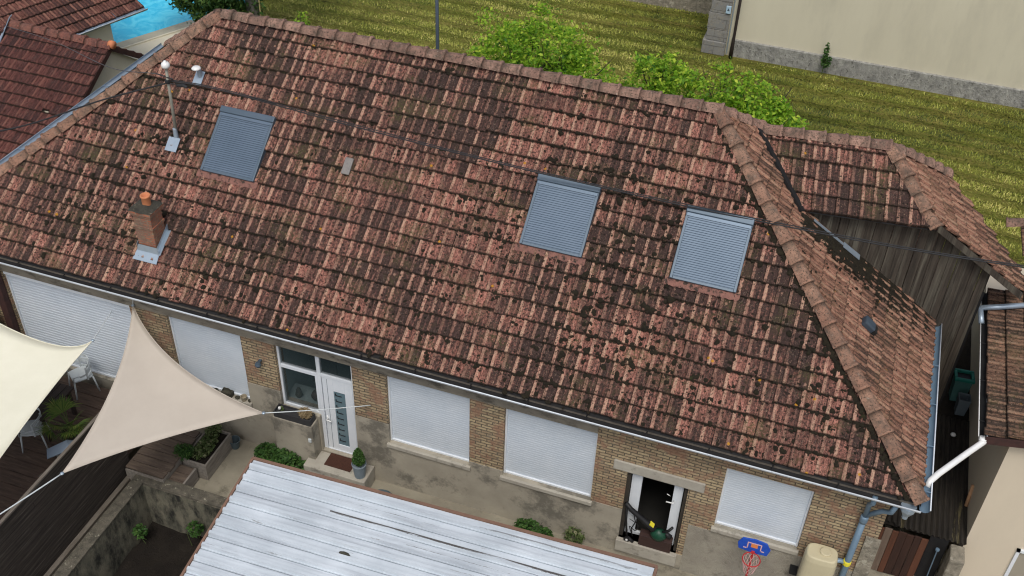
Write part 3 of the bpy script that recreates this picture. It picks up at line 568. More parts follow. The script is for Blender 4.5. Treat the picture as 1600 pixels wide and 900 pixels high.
dp=MB(); dp.tube([(14.66,-.37,3.38),(14.66,-.37,3.22),(14.65,-.13,2.92),(14.65,-.12,2.55)],.045,12); dp.tube([(14.65,-.12,2.55),(14.63,-.12,1.0),(14.62,-.12,-.42)],.058,14); dp.tube([(15.02,-.37,3.30),(14.99,-.33,3.08),(14.88,-.18,2.90),(14.66,-.12,2.62)],.045,12); dp.lathe((14.65,-.12,2.44),[(.066,0),(.072,.05),(.072,.12),(.066,.16)],14)
dp=dp.build('downpipe','pipe_blue',house,smooth=True)
cl_=MB(); cl_.tube([(14.63,-.12,1.28),(14.50,-.13,1.30),(14.38,-.22,1.34)],.045,12); cl_.build('overflow_hose','zinc_blue',dp,smooth=True)
MB().lathe((14.63,-.12,1.24),[(.068,0),(.075,.02),(.075,.09),(.068,.11)],12).build('pipe_collar','label_yellow',dp)
b=MB(); b.box(14.80,15.06,-.05,-.017,-.45,2.0); b.build('stone_quoin','rubble_stone',house)
# skylights
def skylight(x,t,w_=1.20,h_=1.36):
    Ey=Vector((1,0,0));Sy=Vector((0,math.cos(ph),math.sin(ph)));Nn=Vector((0,-math.sin(ph),math.cos(ph))); O=Vector((x,YE+t*math.cos(ph),ZE+t*math.sin(ph)))
    f=MB(); f.frame(O,Ey,Sy,Nn,0,.05,0,h_,-.02,.125); f.frame(O,Ey,Sy,Nn,w_-.05,w_,0,h_,-.02,.125); f.frame(O,Ey,Sy,Nn,.05,w_-.05,0,.05,-.02,.105)
    f=f.build('skylight','frame_blue',house,bevel=.006)
    h=MB(); h.frame(O,Ey,Sy,Nn,-.01,w_+.01,h_-.10,h_+.03,-.02,.15); h.frame(O,Ey,Sy,Nn,0.01,w_-.01,h_-.17,h_-.10,.06,.135); h.build('shutter_housing','frame_blue',f,bevel=.012)
    h=MB(); h.frame(O,Ey,Sy,Nn,.02,w_-.02,h_-.172,h_-.115,.13,.142); h.build('housing_strip','slat_blue',f)
    s=MB(); n=26; st=(h_-.22)/n; vs=[];fs=[]
    for i in range(n):
        a=.05+i*st
        for tt,hh in ((a,.100),(a+st*.20,.102),(a+st*.34,.113),(a+st*.95,.118)): vs+= [O+Ey*.05+Sy*tt+Nn*hh,O+Ey*(w_-.05)+Sy*tt+Nn*hh]
    for i in range(4*n-1): fs.append((2*i,2*i+1,2*i+3,2*i+2))
    s.add(vs,fs).build('shutter_slats','slat_blue',f)
    a=MB(); n=12; vs=[];fs=[]
    for i in range(n*4+1):
        xx=-.08+(w_+.16)*i/(n*4); wv=.012*math.cos(i*math.pi/2); vs+=[O+Ey*xx+Sy*.02+Nn*.05,O+Ey*xx+Sy*(-.13+.4*wv)+Nn*(.048+wv)]
    for i in range(n*4): fs.append((2*i,2*i+1,2*i+3,2*i+2))
    a.add(vs,fs).build('flashing_apron','apron_red',f)
for x,t in ((.845,2.70),(7.60,2.715),(10.44,2.73)): skylight(x,t)
# chimney
cx0,cx1,cy0,cy1=.14,.54,.27,.64
b=MB(); b.box(cx0,cx1,cy0,cy1,3.7,4.62); ch=b.build('chimney','red_brick',house)
b=MB(); b.box(cx0-.02,cx1+.02,cy0-.02,cy1+.02,4.62,4.68); b.box(cx0,cx1,cy0,cy1,4.68,4.90); b.box(cx0-.02,cx1+.02,cy0-.02,cy1+.02,4.90,4.96); b.box(cx0-.045,cx1+.045,cy0-.045,cy1+.045,4.96,5.04); b.build('chimney_head','red_brick',ch,bevel=.006)
rr=np.random.default_rng(3); b=MB(); n=7
for i in range(n):
    for j in range(n):
        x=cx0-.05+(cx1-cx0+.1)*i/(n-1); y=cy0-.05+(cy1-cy0+.1)*j/(n-1); e=max(abs(i-3),abs(j-3))
        b.v.append((x+rr.normal(0,.008),y+rr.normal(0,.008),5.04+(.0 if e==3 else .055 if e==2 else .09)+rr.normal(0,.008)))
for i in range(n-1):
    for j in range(n-1): b.f.append((i*n+j,(i+1)*n+j,(i+1)*n+j+1,i*n+j+1))
b.build('mortar_crown','cap_mortar',ch,smooth=True)
MB().lathe((.38,.46,5.08),[(.085,0),(.085,.19),(.098,.20),(.098,.235),(.078,.235),(.072,.05),(.0,.05)],20,cap=False).build('chimney_pot','terracotta',ch,smooth=True)
zf=MB(); sl=math.tan(ph)
def rz(y,h=0): return ZE+(y-YE)*sl+h
zf.quad((cx0-.06,cy0-.03,rz(cy0)+.06),(cx1+.05,cy0-.03,rz(cy0)+.06),(cx1+.05,cy0-.03,rz(cy0)+.22),(cx0-.0,cy0-.03,rz(cy0)+.22))
zf.quad((cx0-.10,cy0-.17,rz(cy0-.17,.065)),(cx1+.05,cy0-.17,rz(cy0-.17,.065)),(cx1+.05,cy0-.03,rz(cy0)+.062),(cx0-.06,cy0-.03,rz(cy0)+.062))
zf.quad((cx1+.03,cy0-.03,rz(cy0,.05)),(cx1+.03,cy1+.05,rz(cy1,.05)),(cx1+.03,cy1+.05,rz(cy1,.22)),(cx1+.03,cy0-.03,rz(cy0,.22)))
zf.quad((cx1+.03,cy0-.05,rz(cy0,.055)),(cx1+.09,cy0-.05,rz(cy0,.075)),(cx1+.09,cy1+.05,rz(cy1,.075)),(cx1+.03,cy1+.05,rz(cy1,.055)))
zf.quad((cx0-.03,cy0-.03,rz(cy0,.05)),(cx0-.03,cy1+.05,rz(cy1,.05)),(cx0-.03,cy1+.05,rz(cy1,.22)),(cx0-.03,cy0-.03,rz(cy0,.22)))
zf.build('flashing','zinc',ch,solid=.004)
# small roof details
Nn=Vector((0,-math.sin(ph),math.cos(ph)));Sy=Vector((0,math.cos(ph),math.sin(ph)))
gt=MB(); gt.frame((3.84,2.30,5.68),(1,0,0),Sy,Nn,-.085,.085,-.17,.17,.05,.085); gt.build('glass_tile','old_glass',house,bevel=.004)
v=MB(); v.tube([(.10,3.20,6.42),(.10,3.18,6.62),(.10,3.10,6.68)],.05,12); v.frame((.08,3.22,6.44),(1,0,0),Sy,Nn,-.10,.10,-.22,.10,.035,.045); v=v.build('roof_vent_pipe','zinc',house)
MB().lathe((.10,3.10,6.67),[(.0,0),(.09,0),(.10,.02),(.07,.05),(.0,.055)],16).build('vent_cap','porcelain',v,smooth=True)
hs=Vector((XB-XE,0,ZR-ZE)).normalized(); O=hp(13.98,2.50)
hv=MB(); hv.frame(O,(0,1,0),hs,hn,-.11,.11,-.10,.16,.02,.15); hv=hv.build('hip_vent','vent_slate',house,bevel=.03)
mq=MB(); mq.frame(O,(0,1,0),hs,hn,-.10,.10,-.17,-.10,.02,.12); mq.build('vent_mouth','room_dark',hv)
# wall lamp
b=MB(); b.lathe((2.75,-.12,2.10),[(.0,0),(.05,0),(.07,.05),(.05,.10),(0,.11)],12); b.box(2.72,2.78,-.12,-.001,2.17,2.2); b.build('wall_lamp','frame_blue',house,smooth=False)
# zinc flashing strips between hip and plank wall / annex
b=MB(); a0=hp(12.62,3.93,.06); a1=hp(13.30,4.09,.06); b.quad(a0,a0+Vector((.0,-.07,.0)),a1+Vector((0,-.07,0)),a1); a0=hp(13.25,4.06,.07);a1=hp(13.60,4.15,.07); b.quad(a0+Vector((0,.03,.01)),a0+Vector((0,-.12,0)),a1+Vector((0,-.12,0)),a1+Vector((0,.03,.01))); b.build('wall_flashing','zinc',house,solid=.01)
b=MB(); a0=Vector((11.22,4.95,6.79));a1=Vector((12.40,3.80,5.87)); dd=(a1-a0).normalized(); b.frame(a0,dd,dd.cross(hn),hn,0,(a1-a0).length,-.06,.07,.0,.05); b.build('valley_flashing','gutter_dark',house)

# ================================================================= ANNEX
an=R_(7.0); ax=Vector((math.cos(an),math.sin(an),0)); ay=Vector((-math.sin(an),math.cos(an),0))
annex=thing('plank_annex','weathered dark plank-walled outbuilding with its own hipped tile roof, joined to the mossy house','outbuilding',(14,6,YG))
AP=Vector((13.69,5.32,6.70)); FE=Vector((14.82,4.18,5.85)); s1=(FE-AP).dot(ax); dfr=-(FE-AP).dot(ay); fs_=math.hypot(dfr,.85)
O=AP-ay*dfr-Vector((0,0,.85)); S_=ay*dfr+Vector((0,0,.85))
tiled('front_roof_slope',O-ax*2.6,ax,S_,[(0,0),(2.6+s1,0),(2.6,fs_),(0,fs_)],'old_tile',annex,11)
# east slope running down past the hip
sl2=.75
def aeast(p): # plan point -> plane
    q=Vector((p[0],p[1],0)); dist=(q-Vector((AP.x,AP.y,0))).dot(ax); return Vector((p[0],p[1],AP.z-sl2*dist))
O2=aeast(tuple((Vector((AP.x,AP.y,0))+ax*3.25).to_tuple()[:2])); S2=-ax+Vector((0,0,sl2)); S2n=S2.normalized()
def est(p): q=aeast(p)-O2; return (q.dot(ay),q.dot(S2n))
pl=[(13.69,5.32),(14.82,4.18),(16.72,4.72),(16.95,5.45),(14.98,6.64)]
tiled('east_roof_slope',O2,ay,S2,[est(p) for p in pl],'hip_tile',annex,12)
b=MB()
def low(v,h=.03): return Vector(v)-Vector((0,0,h))
b.quad(*[low(aeast(p)) for p in pl]); b.quad(low(O-ax*2.6),low(O+ax*s1),low(AP),low(AP-ax*2.6)); b.quad(low(AP),low(AP-ax*3),low(AP-ax*3+ay*2.2-Vector((0,0,1.5))),low(Vector((14.98,6.64,5.74)))); b.build('roof_underlay','gutter_dark',annex)
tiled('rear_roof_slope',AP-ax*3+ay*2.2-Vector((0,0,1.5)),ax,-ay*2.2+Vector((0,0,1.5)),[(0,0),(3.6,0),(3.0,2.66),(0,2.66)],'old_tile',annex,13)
caps('hip_caps',FE+Vector((0,0,.05)),AP+Vector((0,0,.06)),.40,'cap_tile',annex,0,14)
caps('hip_caps',aeast((14.98,6.64))+Vector((0,0,.05)),AP+Vector((0,0,.06)),.36,'cap_grey',annex,0,15)
caps('ridge_caps',AP+Vector((.02,0,.05)),AP-ax*2.42+Vector((0,0,.05)),.40,'cap_grey',annex,0,16)
b=MB(); pv=[aeast(p) for p in ((14.82,4.18),(16.72,4.72))]; dv=(pv[1]-pv[0]).normalized(); b.frame(pv[0],dv,dv.cross(Vector((0,0,1))),Vector((0,0,1)),0,(pv[1]-pv[0]).length,-.03,.02,-.14,.01); b.build('verge_board','plank_wood',annex)
# plank wall
W0=Vector((12.15,3.98,0)); W1=Vector((16.10,4.74,0)); wd=(W1-W0).normalized(); wn=Vector((wd.y,-wd.x,0)); n=int((W1-W0).length/.165); b=MB(); r=np.random.default_rng(31)
for i in range(n):
    s=i*.165; p=W0+wd*s; zt=5.80 if p.x<14.75 else 5.80-(p.x-14.75)*.72; w0=.157+r.uniform(-.004,.004); off=r.uniform(-.008,.012)
    b.frame(p,wd,wn,(0,0,1),0,w0,off,off+.02,.82+r.uniform(0,.05),zt-.02)
b.build('plank_wall','plank_wood',annex)
b=MB(); b.frame(W0,wd,wn,(0,0,1),0,(W1-W0).length,-.05,-.02,.82,4.3); b.build('wall_backing','gutter_dark',annex)
b=MB(); b.frame(W0+wd*3.92,wd,wn,(0,0,1),0,.09,-.2,-.055,.80,4.75); b.build('frame_post','bark_dark',annex)

# ================================================================= PASSAGE on the right
b=MB(); b.box(15.02,16.79,4.95,9.3,-.45,.80); struct(b.build('raised_path','soil'))
co_=thing('corrugated_lean_to','dark dirty corrugated lean-to roof filling the narrow passage beside the peach house','lean-to',(15.8,2,YG))
b=MB(); n=44; x0,x1=15.03,16.795; vs=[];fs=[]
for i in range(n*2+1):
    x=x0+(x1-x0)*i/(n*2); z=.83+.026*math.cos(i*math.pi/2.6)
    vs+=[(x,1.48+(.06 if x<15.5 else 0),z),(x,4.95,z-.02)]
for i in range(n*2): fs.append((2*i,2*i+1,2*i+3,2*i+2))
b.add(vs,fs); b.build('corrugated_sheet','corrug_dark',co_,solid=.006)
for y_ in (1.60,3.2,4.7): MB().box(15.03,16.79,y_,y_+.08,.68,.77).build('cross_beam','bark_dark',co_)
for x_,y_ in ((15.04,1.6),(16.70,1.6),(15.04,4.7),(16.70,4.7)): MB().box(x_,x_+.08,y_,y_+.08,-.45,.68).build('post','bark_dark',co_)
gate=thing('plank_gate','gate of reddish-brown boards, one board pale, below the dirty corrugated roof','gate',(15.6,1.35,YG))
xs=[15.06,15.19,15.31,15.45,15.57,15.72,15.86,15.99,16.12]; mm=['gate_wood','gate_wood_red','gate_wood_pale','gate_wood_red','gate_wood','gate_wood','gate_wood','gate_wood_red']
for i in range(8): bo=MB().box(xs[i]+.003,xs[i+1]-.003,1.34+.004*(i%3),1.37+.004*(i%3),-.43,.84-.02*(i%2)).build('board',mm[i],gate,bevel=.003)
b=MB(); b.box(15.07,16.11,1.39,1.43,.5,.6); b.build('cross_rail','gate_wood',gate); b=MB(); b.box(15.07,16.11,1.39,1.43,-.2,-.1); b.build('cross_rail','gate_wood',gate)
b=MB(); b.box(16.16,16.50,1.50,1.53,-.45,.80); b.build('side_sheet','gutter_dark',co_)
b=MB(); b.tube([(16.34,1.40,.55),(16.36,1.38,-.42)],.012,6); b.lathe((16.34,1.40,.55),[(.0,0),(.04,.01),(.04,.05),(0,.06)],8); tag(b.build('garden_tap','pipe_blue',None),'small grey tap on a thin riser pipe in the gap beside the plank gate','tap')
b=MB(); b.box(16.52,16.79,1.05,1.46,-.45,.80); tag(b.build('stone_pier','rubble_stone',None,bevel=.03),'short rubble stone pier at the foot of the pale peach house','stone pier')
def binobj(x,y,z,w_,d_,h_,mat,lidmat,label,cat,rz_,openlid):
    t=thing('waste_bin',label,cat,(x,y,z),rz=rz_); b=MB(); 
    def P(sx,sy,zz,k_): return (x+sx*w_/2*k_,y+sy*d_/2*k_,z+zz)
    vs=[P(a,c,0,.78) for a,c in((-1,-1),(1,-1),(1,1),(-1,1))]+[P(a,c,h_,1) for a,c in((-1,-1),(1,-1),(1,1),(-1,1))]+[P(a,c,h_,.9) for a,c in((-1,-1),(1,-1),(1,1),(-1,1))]+[P(a,c,.05,.7) for a,c in((-1,-1),(1,-1),(1,1),(-1,1))]
    fs=[(0,3,2,1)]+[(i,(i+1)%4,4+(i+1)%4,4+i) for i in range(4)]+[(4+i,4+(i+1)%4,8+(i+1)%4,8+i) for i in range(4)]+[(8+i,8+(i+1)%4,12+(i+1)%4,12+i) for i in range(4)]+[(12,13,14,15)]
    b.add(vs,fs); b.build('bin_body',mat,t,bevel=.012)
    if openlid:
        l=MB(); hw,hd=w_/2+.03,d_/2+.03; l.box(x-hw,x+hw,y-hd,y-hd+.07,z+h_,z+h_+.08); l.box(x-hw,x+hw,y+hd-.07,y+hd,z+h_,z+h_+.08); l.box(x-hw,x-hw+.07,y-hd+.07,y+hd-.07,z+h_,z+h_+.08); l.box(x+hw-.07,x+hw,y-hd+.07,y+hd-.07,z+h_,z+h_+.08); l.build('bin_lid',lidmat,t,bevel=.02); 
        MB().box(x-hw+.07,x+hw-.07,y-hd+.07,y+hd-.07,z+h_-.02,z+h_+.02).build('bin_liner','black_rubber',t)
    return t
binobj(16.50,5.62,.80,.36,.30,.62,'bin_green_dark','bin_green','green waste bin with swing-lid opening in the dark passage','waste bin',R_(5),True)
binobj(16.58,5.18,.80,.25,.25,.46,'bin_grey','bin_grey','small open grey bin in front of the green bin','waste bin',R_(5),False)
b=MB(); b.lathe((16.47,4.38,.84),[(0,0),(.05,.0),(.06,.02),(.04,.05),(0,.06)],9); tag(b.build('white_stone','porcelain',None,smooth=True),'small white stone lying on the dark corrugated roof','stone')

# ================================================================= RIGHT HOUSE
rh=thing('rendered_house','pale peach rendered house at right with brown tiled roof and white gutter','house',(19,5,YG))
b=MB(); b.box(16.80,26,1.65,5.6,-.45,3.72); b.box(16.80,26,5.6,9.5,-.45,1.9); b.build('wall','cream_right',rh)
tiled('roof',(16.32,1.45,3.67),(0,1,0),(1,0,.2),[(0,0),(4.3,0),(4.3,7),(0,7)],'brown_tile',rh,17)
b=MB(); b.quad((16.32,1.44,3.64),(23.2,1.44,5.01),(23.2,5.74,5.01),(16.32,5.74,3.64)); b.build('roof_underlay','gutter_dark',rh)
b=MB(); b.quad((16.33,1.43,3.50),(23.2,1.43,4.87),(23.2,1.43,5.03),(16.33,1.43,3.66)); b.build('verge_board','maroon_wood',rh,solid=.03)
half_gutter((16.28,1.44,3.64),(16.28,5.75,3.66),.07,'gutter','rim_white','rim_white',rh,'gutter_dark')
# its rim towards the passage
b=MB(); b.tube([(16.21,1.44,3.64),(16.21,5.75,3.66)],.009,6); b.build('gutter_rim','porcelain',rh,smooth=True)
b=MB(); b.tube([(16.36,1.52,3.60),(16.32,1.45,3.52),(16.10,1.15,3.50),(15.62,.46,3.47),(15.50,.27,3.44),(15.47,.17,3.38)],.055,12); b.lathe((16.30,1.47,3.50),[(.066,0),(.07,.06),(.066,.1)],12); b.build('white_downpipe','porcelain',rh,smooth=True)
b=MB(); b.tube([(16.78,2.66,1.26),(16.76,2.45,.86)],.035,10); b.build('clay_stub_pipe','stub_clay',rh,smooth=True)
b=MB(); b.box(17.68,17.74,1.60,1.65,-.2,.95); b.box(17.68,18.7,1.60,1.65,.89,.95); wnd=b.build('window_frame','white_paint',rh); MB().box(17.74,18.7,1.63,1.66,-.2,.89).build('pane','door_glass',wnd)
b=MB(); b.tube([(16.16,4.97,3.78),(16.5,5.05,3.84),(17.2,5.24,3.98)],.055,10); b.tube([(16.16,4.97,3.78),(16.20,4.80,3.70),(16.23,4.66,3.64)],.055,10); tag(b.build('zinc_pipe','zinc',None,smooth=True),'bent zinc rain pipe lying across the brown tiles of the right-hand house','rain pipe')
sh=thing('small_tiled_roof_house','sliver of tiled house at the right frame edge beyond the plank outbuilding','house',(19,7.5,YG))
tiled('roof',(16.75,5.85,4.45),(0,1,0),(1,0,.30),[(0,0),(1.3,0),(1.3,4),(0,4)],'brown_tile',sh,18); MB().box(17.2,20.3,5.9,7.05,-.45,4.40).build('wall','plank_wood',sh)
caps('ridge_caps',(16.45,7.15,4.48),(20.5,7.2,5.7),.4,'cap_grey',sh,0,19,.12,.07)

# ================================================================= LEFT HOUSES
lh=thing('red_tiled_house','low house with dark red tiled gable roof, nearest at the left','house',(-9,6,YG))
sL=.575; LL=math.hypot(5.5,5.5*sL)
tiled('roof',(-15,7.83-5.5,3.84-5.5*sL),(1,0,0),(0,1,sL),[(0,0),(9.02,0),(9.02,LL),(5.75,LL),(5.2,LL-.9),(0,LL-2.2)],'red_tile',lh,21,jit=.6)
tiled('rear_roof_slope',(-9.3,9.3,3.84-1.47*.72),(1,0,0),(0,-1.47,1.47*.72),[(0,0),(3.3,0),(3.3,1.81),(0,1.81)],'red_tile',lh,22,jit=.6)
caps('ridge_caps',(-5.92,7.83,3.87),(-9.25,7.86,3.90),.40,'cap_red',lh,0,23,.13,.09)
b=MB(); b.prism([(-6.10,2.5,-.45),(-6.10,9.2,-.45),(-6.10,9.2,2.70),(-6.10,7.83,3.74),(-6.10,2.5,.72)],(-3.0,0,0)); b.build('gable_wall','cream_left',lh)
b=MB(); b.prism([(-6.07,2.4,.58),(-6.07,7.83,3.70),(-6.07,7.83,3.86),(-6.07,2.4,.74)],(.10,0,0)); b.prism([(-6.07,7.83,3.70),(-6.07,9.34,2.66),(-6.07,9.34,2.82),(-6.07,7.83,3.88)],(.10,0,0)); b.build('verge_board','maroon_wood',lh)
b=MB(); b.lathe((0,0,0),[(0.0,0),(.12,0)],12); 
b=MB(); b.tube([(-6.0,7.83,3.90),(-5.86,7.83,3.89)],.11,12); b.build('ridge_end_disc','terracotta',lh,smooth=True)
b=MB(); b.quad((-9.30,8.10,4.02),(-9.20,7.90,4.05),(-9.12,7.0,3.42),(-9.22,7.0,3.42)); b.build('zinc_flashing','zinc',lh,solid=.02)
kh=thing('rear_red_tiled_house','house with orange-red tiled roof and pale wall behind the low gabled one, beside the pool','house',(-11,9.5,YG))
e=Vector((1.46,4.21,0)).normalized(); o_=Vector((e.y,-e.x,0)); E0=Vector((-8.48,9.6,3.0)); tn=math.tan(R_(27)); up_=(-o_+Vector((0,0,tn)))
tiled('roof',E0-e*5.5,e,up_,[(0,0),(7.72,0),(7.72,7),(0,7)],'brick_red_tile',kh,24,jit=.6)
half_gutter(E0-e*5.5+o_*.06,E0+e*2.25+o_*.06,.075,'gutter','zinc','rim_white',kh,'zinc')
b=MB(); q0=E0-e*5.3-o_*.25; q1=E0+e*1.15-o_*.25; b.prism([Vector((q0.x,q0.y,-.4)),Vector((q1.x,q1.y,-.4)),Vector((q1.x,q1.y,0))-o_*5+Vector((0,0,-.4)),Vector((q0.x,q0.y,0))-o_*5+Vector((0,0,-.4))],(0,0,3.45)); b.build('wall','cream_left',kh)
# pool and terrace
pe=Vector((.91,1.77,0)).normalized(); po=Vector((pe.y,-pe.x,0)); p0=Vector((-11.6,14.3,-.2))
b=MB(); q=p0-pe*3; b.quad(q+Vector((0,0,-.02)),q+pe*11+Vector((0,0,-.02)),q+pe*11-po*6+Vector((0,0,-.02)),q-po*6+Vector((0,0,-.02))); struct(b.build('pool_water','water_blue'))
b=MB(); b.frame(q,pe,po,(0,0,1),0,6.2,0,.62,-.09,.03); struct(b.build('pool_terrace','terrace_pale'))
b=MB(); b.frame(q,pe,po,(0,0,1),0,5.9,.70,3.0,-.09,.10); b.frame(q,pe,po,(0,0,1),0,6.2,.62,.70,-.09,.14); b=b.build('pale_slab_roof','cream_left'); tag(b,'pale flat slab with a white edge line between the pool and the red roofs','slab roof')

# ================================================================= BACK BUILDING
bw=thing('cream_building','large cream rendered building with grey stone plinth behind the field','building',(13,24,-.3))
b=MB(); b.box(8.62,40,22.3,34,-.3,7.5); b.build('wall','cream_wall',bw)
b=MB(); b.box(8.62,40,22.2,22.32,-.32,.33); b.build('stone_plinth','plinth_stone',bw,bevel=.02)
b=MB(); 
zq=-.3
for i,(h_,x0) in enumerate(((.50,7.62),(.42,7.72),(.62,7.70),(.45,7.74),(.6,7.70),(.5,7.74),(.6,7.7),(.5,7.74),(.6,7.7))):
    b.box(x0,8.45,22.16-(.06 if i==0 else 0),23.2,zq,zq+h_-.012); zq+=h_
b.build('quoin_stones','stone_block',bw,bevel=.015)
b=MB(); b.box(8.0,8.64,22.24,34,-.3,7.5); b.build('corner_pier','cream_wall',bw)
b=MB(); b.tube([(8.70,22.10,7),(8.70,22.10,.6),(8.70,22.06,.3),(8.70,22.04,-.3)],[.05,.05,.062,.075],10); b.build('drainpipe','drain_dark',bw,smooth=True)
b=MB(); b.tube([(8.52,22.14,7),(8.52,22.14,-.2)],.022,8); b.build('white_conduit','zinc',bw)
b=MB(); b.box(8.27,8.44,22.10,22.155,1.30,1.56); sg=b.build('wall_sign','sign_blue',bw)
b=MB(); b.prism([(8.31,22.095,1.40),(8.40,22.095,1.40),(8.355,22.095,1.50)],(0,.004,0)); b.build('sign_mark','frame_blue',sg)
b=MB(); b.box(2.5,7.62,25.3,25.7,-.3,2.6); tag(b.build('boundary_wall','rubble_stone',None),'beige block boundary wall running left from the cream building','wall')
wp=thing('wall_weed','thin upright weed growing against the grey stone plinth','weed',(11.9,21.95,-.3))
b=MB(); b.tube([(11.9,22.02,-.25),(11.93,22.02,.3),(11.9,22.05,.75)],.015,5); b.build('stem','stem_green',wp)
leaves('foliage',[((11.95,22.0,.25),(.20,.12,.28)),((11.90,22.02,.62),(.10,.08,.30))],260,.10,'leaf_box',wp,41,shell=.2)
# lamp pole in the field
lp=thing('lamp_post','slim blue-grey lamp post standing in the mown field','lamp post',(.84,14,-.3))
b=MB(); b.tube([(.84,14,-.3),(.84,14,.6),(.84,14,1.0),(.84,14,6.4)],[.10,.10,.055,.045],12); b.build('pole','lamp_post_blue',lp,smooth=True)
b=MB(); b.tube([(.84,14,6.35),(.9,14,6.6),(1.5,14,6.7)],.03,8); b.box(1.4,1.9,13.9,14.1,6.66,6.76); b.build('lamp_head','lamp_post_blue',lp)

# ================================================================= VEGETATION
def shrub(name,label,cat,base,cents,n,size,mat,seed,trunk='bark_dark',group=None,clump=0,stems=5,up=.35):
    t=thing(name,label,cat,base,group); b=MB(); r=np.random.default_rng(seed)
    for i in range(stems):
        c,rad=cents[i%len(cents)]; tip=Vector(c)+Vector((r.uniform(-.5,.5)*rad[0],r.uniform(-.5,.5)*rad[1],rad[2]*.4)); B0=Vector(base)+Vector((r.uniform(-.12,.12),r.uniform(-.12,.12),0)); mid=B0.lerp(tip,.5)+Vector((r.uniform(-.1,.1),r.uniform(-.1,.1),.1)); k_=max(rad)
        b.tube([B0,mid,tip],[.045*k_*.8,.03*k_*.8,.01],6)
        for _ in range(3):
            q=tip+Vector((r.uniform(-.7,.7)*rad[0],r.uniform(-.7,.7)*rad[1],r.uniform(-.2,.6)*rad[2])); b.tube([mid.lerp(tip,.5),mid.lerp(q,.7),q],[.018*k_,.012*k_,.005],5)
    b.build('trunk',trunk,t); leaves('crown',cents,n,size,mat,t,seed,shell=.45,up=up,clump=clump); return t
shrub('elder_shrub','largest bright green bush behind the ridge, just right of the lamp post','shrub',(4.2,13.6,-.3),[((3.3,13.4,2.0),(1.35,1.3,1.9)),((4.3,13.6,2.9),(1.35,1.2,1.25)),((5.5,13.6,2.0),(1.3,1.1,1.5)),((4.4,13.2,1.4),(1.8,1.3,1.5))],17000,.125,'leaf_elder',51,clump=46)
shrub('elder_shrub','small yellow-green bush, middle of the three behind the ridge','shrub',(7.8,13.8,-.3),[((7.5,13.7,2.3),(.75,.7,1.2)),((8.1,13.9,2.6),(.7,.7,.9)),((7.6,13.6,1.3),(1.0,.9,1.3))],7500,.125,'leaf_elder',52,clump=34)
shrub('elder_shrub','wide bright green bush at the right end of the ridge, with white flower heads','shrub',(10.3,13.8,-.3),[((9.5,13.8,2.2),(.9,.8,1.2)),((10.4,13.9,2.1),(1.1,.9,1.15)),((11.2,13.9,1.5),(.9,.9,1.1)),((10.3,13.6,1.2),(1.7,1.0,1.3))],12500,.125,'leaf_elder',53,clump=44)
r=np.random.default_rng(8)
shrub('garden_tree','dense dark green tree hanging over the pool edge','tree',(-8.0,16.6,-.3),[((-9.7,15.3,3.3),(1.1,.9,1.0)),((-8.3,15.5,1.9),(1.1,.8,1.0)),((-7.4,15.0,1.5),(.9,.7,.9)),((-8.0,15.6,3.2),(1.5,1.2,2.0)),((-7.0,15.3,2.3),(1.0,1.0,1.6)),((-8.9,15.9,2.6),(1.1,1.1,1.5)),((-7.4,15.8,4.2),(1.8,1.4,1.4))],24000,.14,'leaf_dark',54,clump=50,up=.2)
gt_=thing('grey_trunk_tree','thick grey tree trunk standing beside the dark tree at the top edge','tree',(-6.3,15.3,-.3))
b=MB(); b.tube([(-6.3,15.3,-.3),(-6.28,15.3,.4),(-6.30,15.3,2.5),(-6.2,15.4,5)],[.30,.24,.22,.18],14); b.build('trunk','bark',gt_,smooth=True)
leaves('crown',[((-6.0,15.6,7.4),(2.2,2.0,1.6))],3500,.2,'leaf_dark',gt_,55,clump=30)
b=MB(); b.tube([(-5.96,15.2,-.3),(-5.96,15.2,3.6)],.022,8); tag(b.build('thin_pole','yellow_pole',None),'thin pale yellow pole beside the grey tree trunk','pole')
for i,(x,y,h_,s_,lb) in enumerate(((-2.9,12.6,3.35,.30,'tall thin weed, left one of the two above the ridge'),(-2.05,12.4,2.75,.22,'shorter leafy weed just right of the tall thin one'),(-4.35,12.5,2.6,.40,'low bushy green weed close behind the left part of the ridge'))):
    shrub('field_weed',lb,'weed',(x,y,-.3),[((x,y,h_*.75),(s_,s_,h_*.28)),((x,y,h_*.35),(s_*1.3,s_*1.3,h_*.4))],1300,.09,'leaf_elder',60+i,'stem_green',stems=3)

# ================================================================= CABLES, MAST
ms=thing('service_mast','grey roof mast with white insulator cap carrying the overhead cables','mast',(.03,2.17,5.50))
b=MB(); b.tube([(.03,2.17,5.40),(.09,2.17,7.16)],[.034,.028],12); b.build('pole','mast_grey',ms,smooth=True)
b=MB(); b.lathe((.09,2.17,7.15),[(.0,0),(.07,0),(.085,.03),(.085,.07),(.06,.11),(.03,.12),(.03,.14),(0,.15)],16); b.build('insulator_cap','porcelain',ms,smooth=True)
b=MB(); b.tube([(-.16,2.15,6.98),(.22,2.15,6.93)],.013,6); b.tube([(.02,2.15,6.80),(.36,2.16,6.84)],.010,6); b.lathe((.08,2.15,6.82),[(.045,0),(.05,.02),(.05,.05),(.045,.07)],10); b.tube([(.28,2.16,6.80),(.42,2.17,6.83),(.50,2.17,6.80)],[.03,.04,.03],8); b.build('cable_bracket','cable_black',ms)
b=MB(); b.lathe((.03,2.16,5.52),[(.10,-.02),(.05,.05),(.045,.26),(.03,.27)],12); b.frame((.02,2.0,5.42),(1,0,0),Sy,Nn,-.13,.13,-.10,.20,.04,.05); b.build('flashing','zinc',ms)
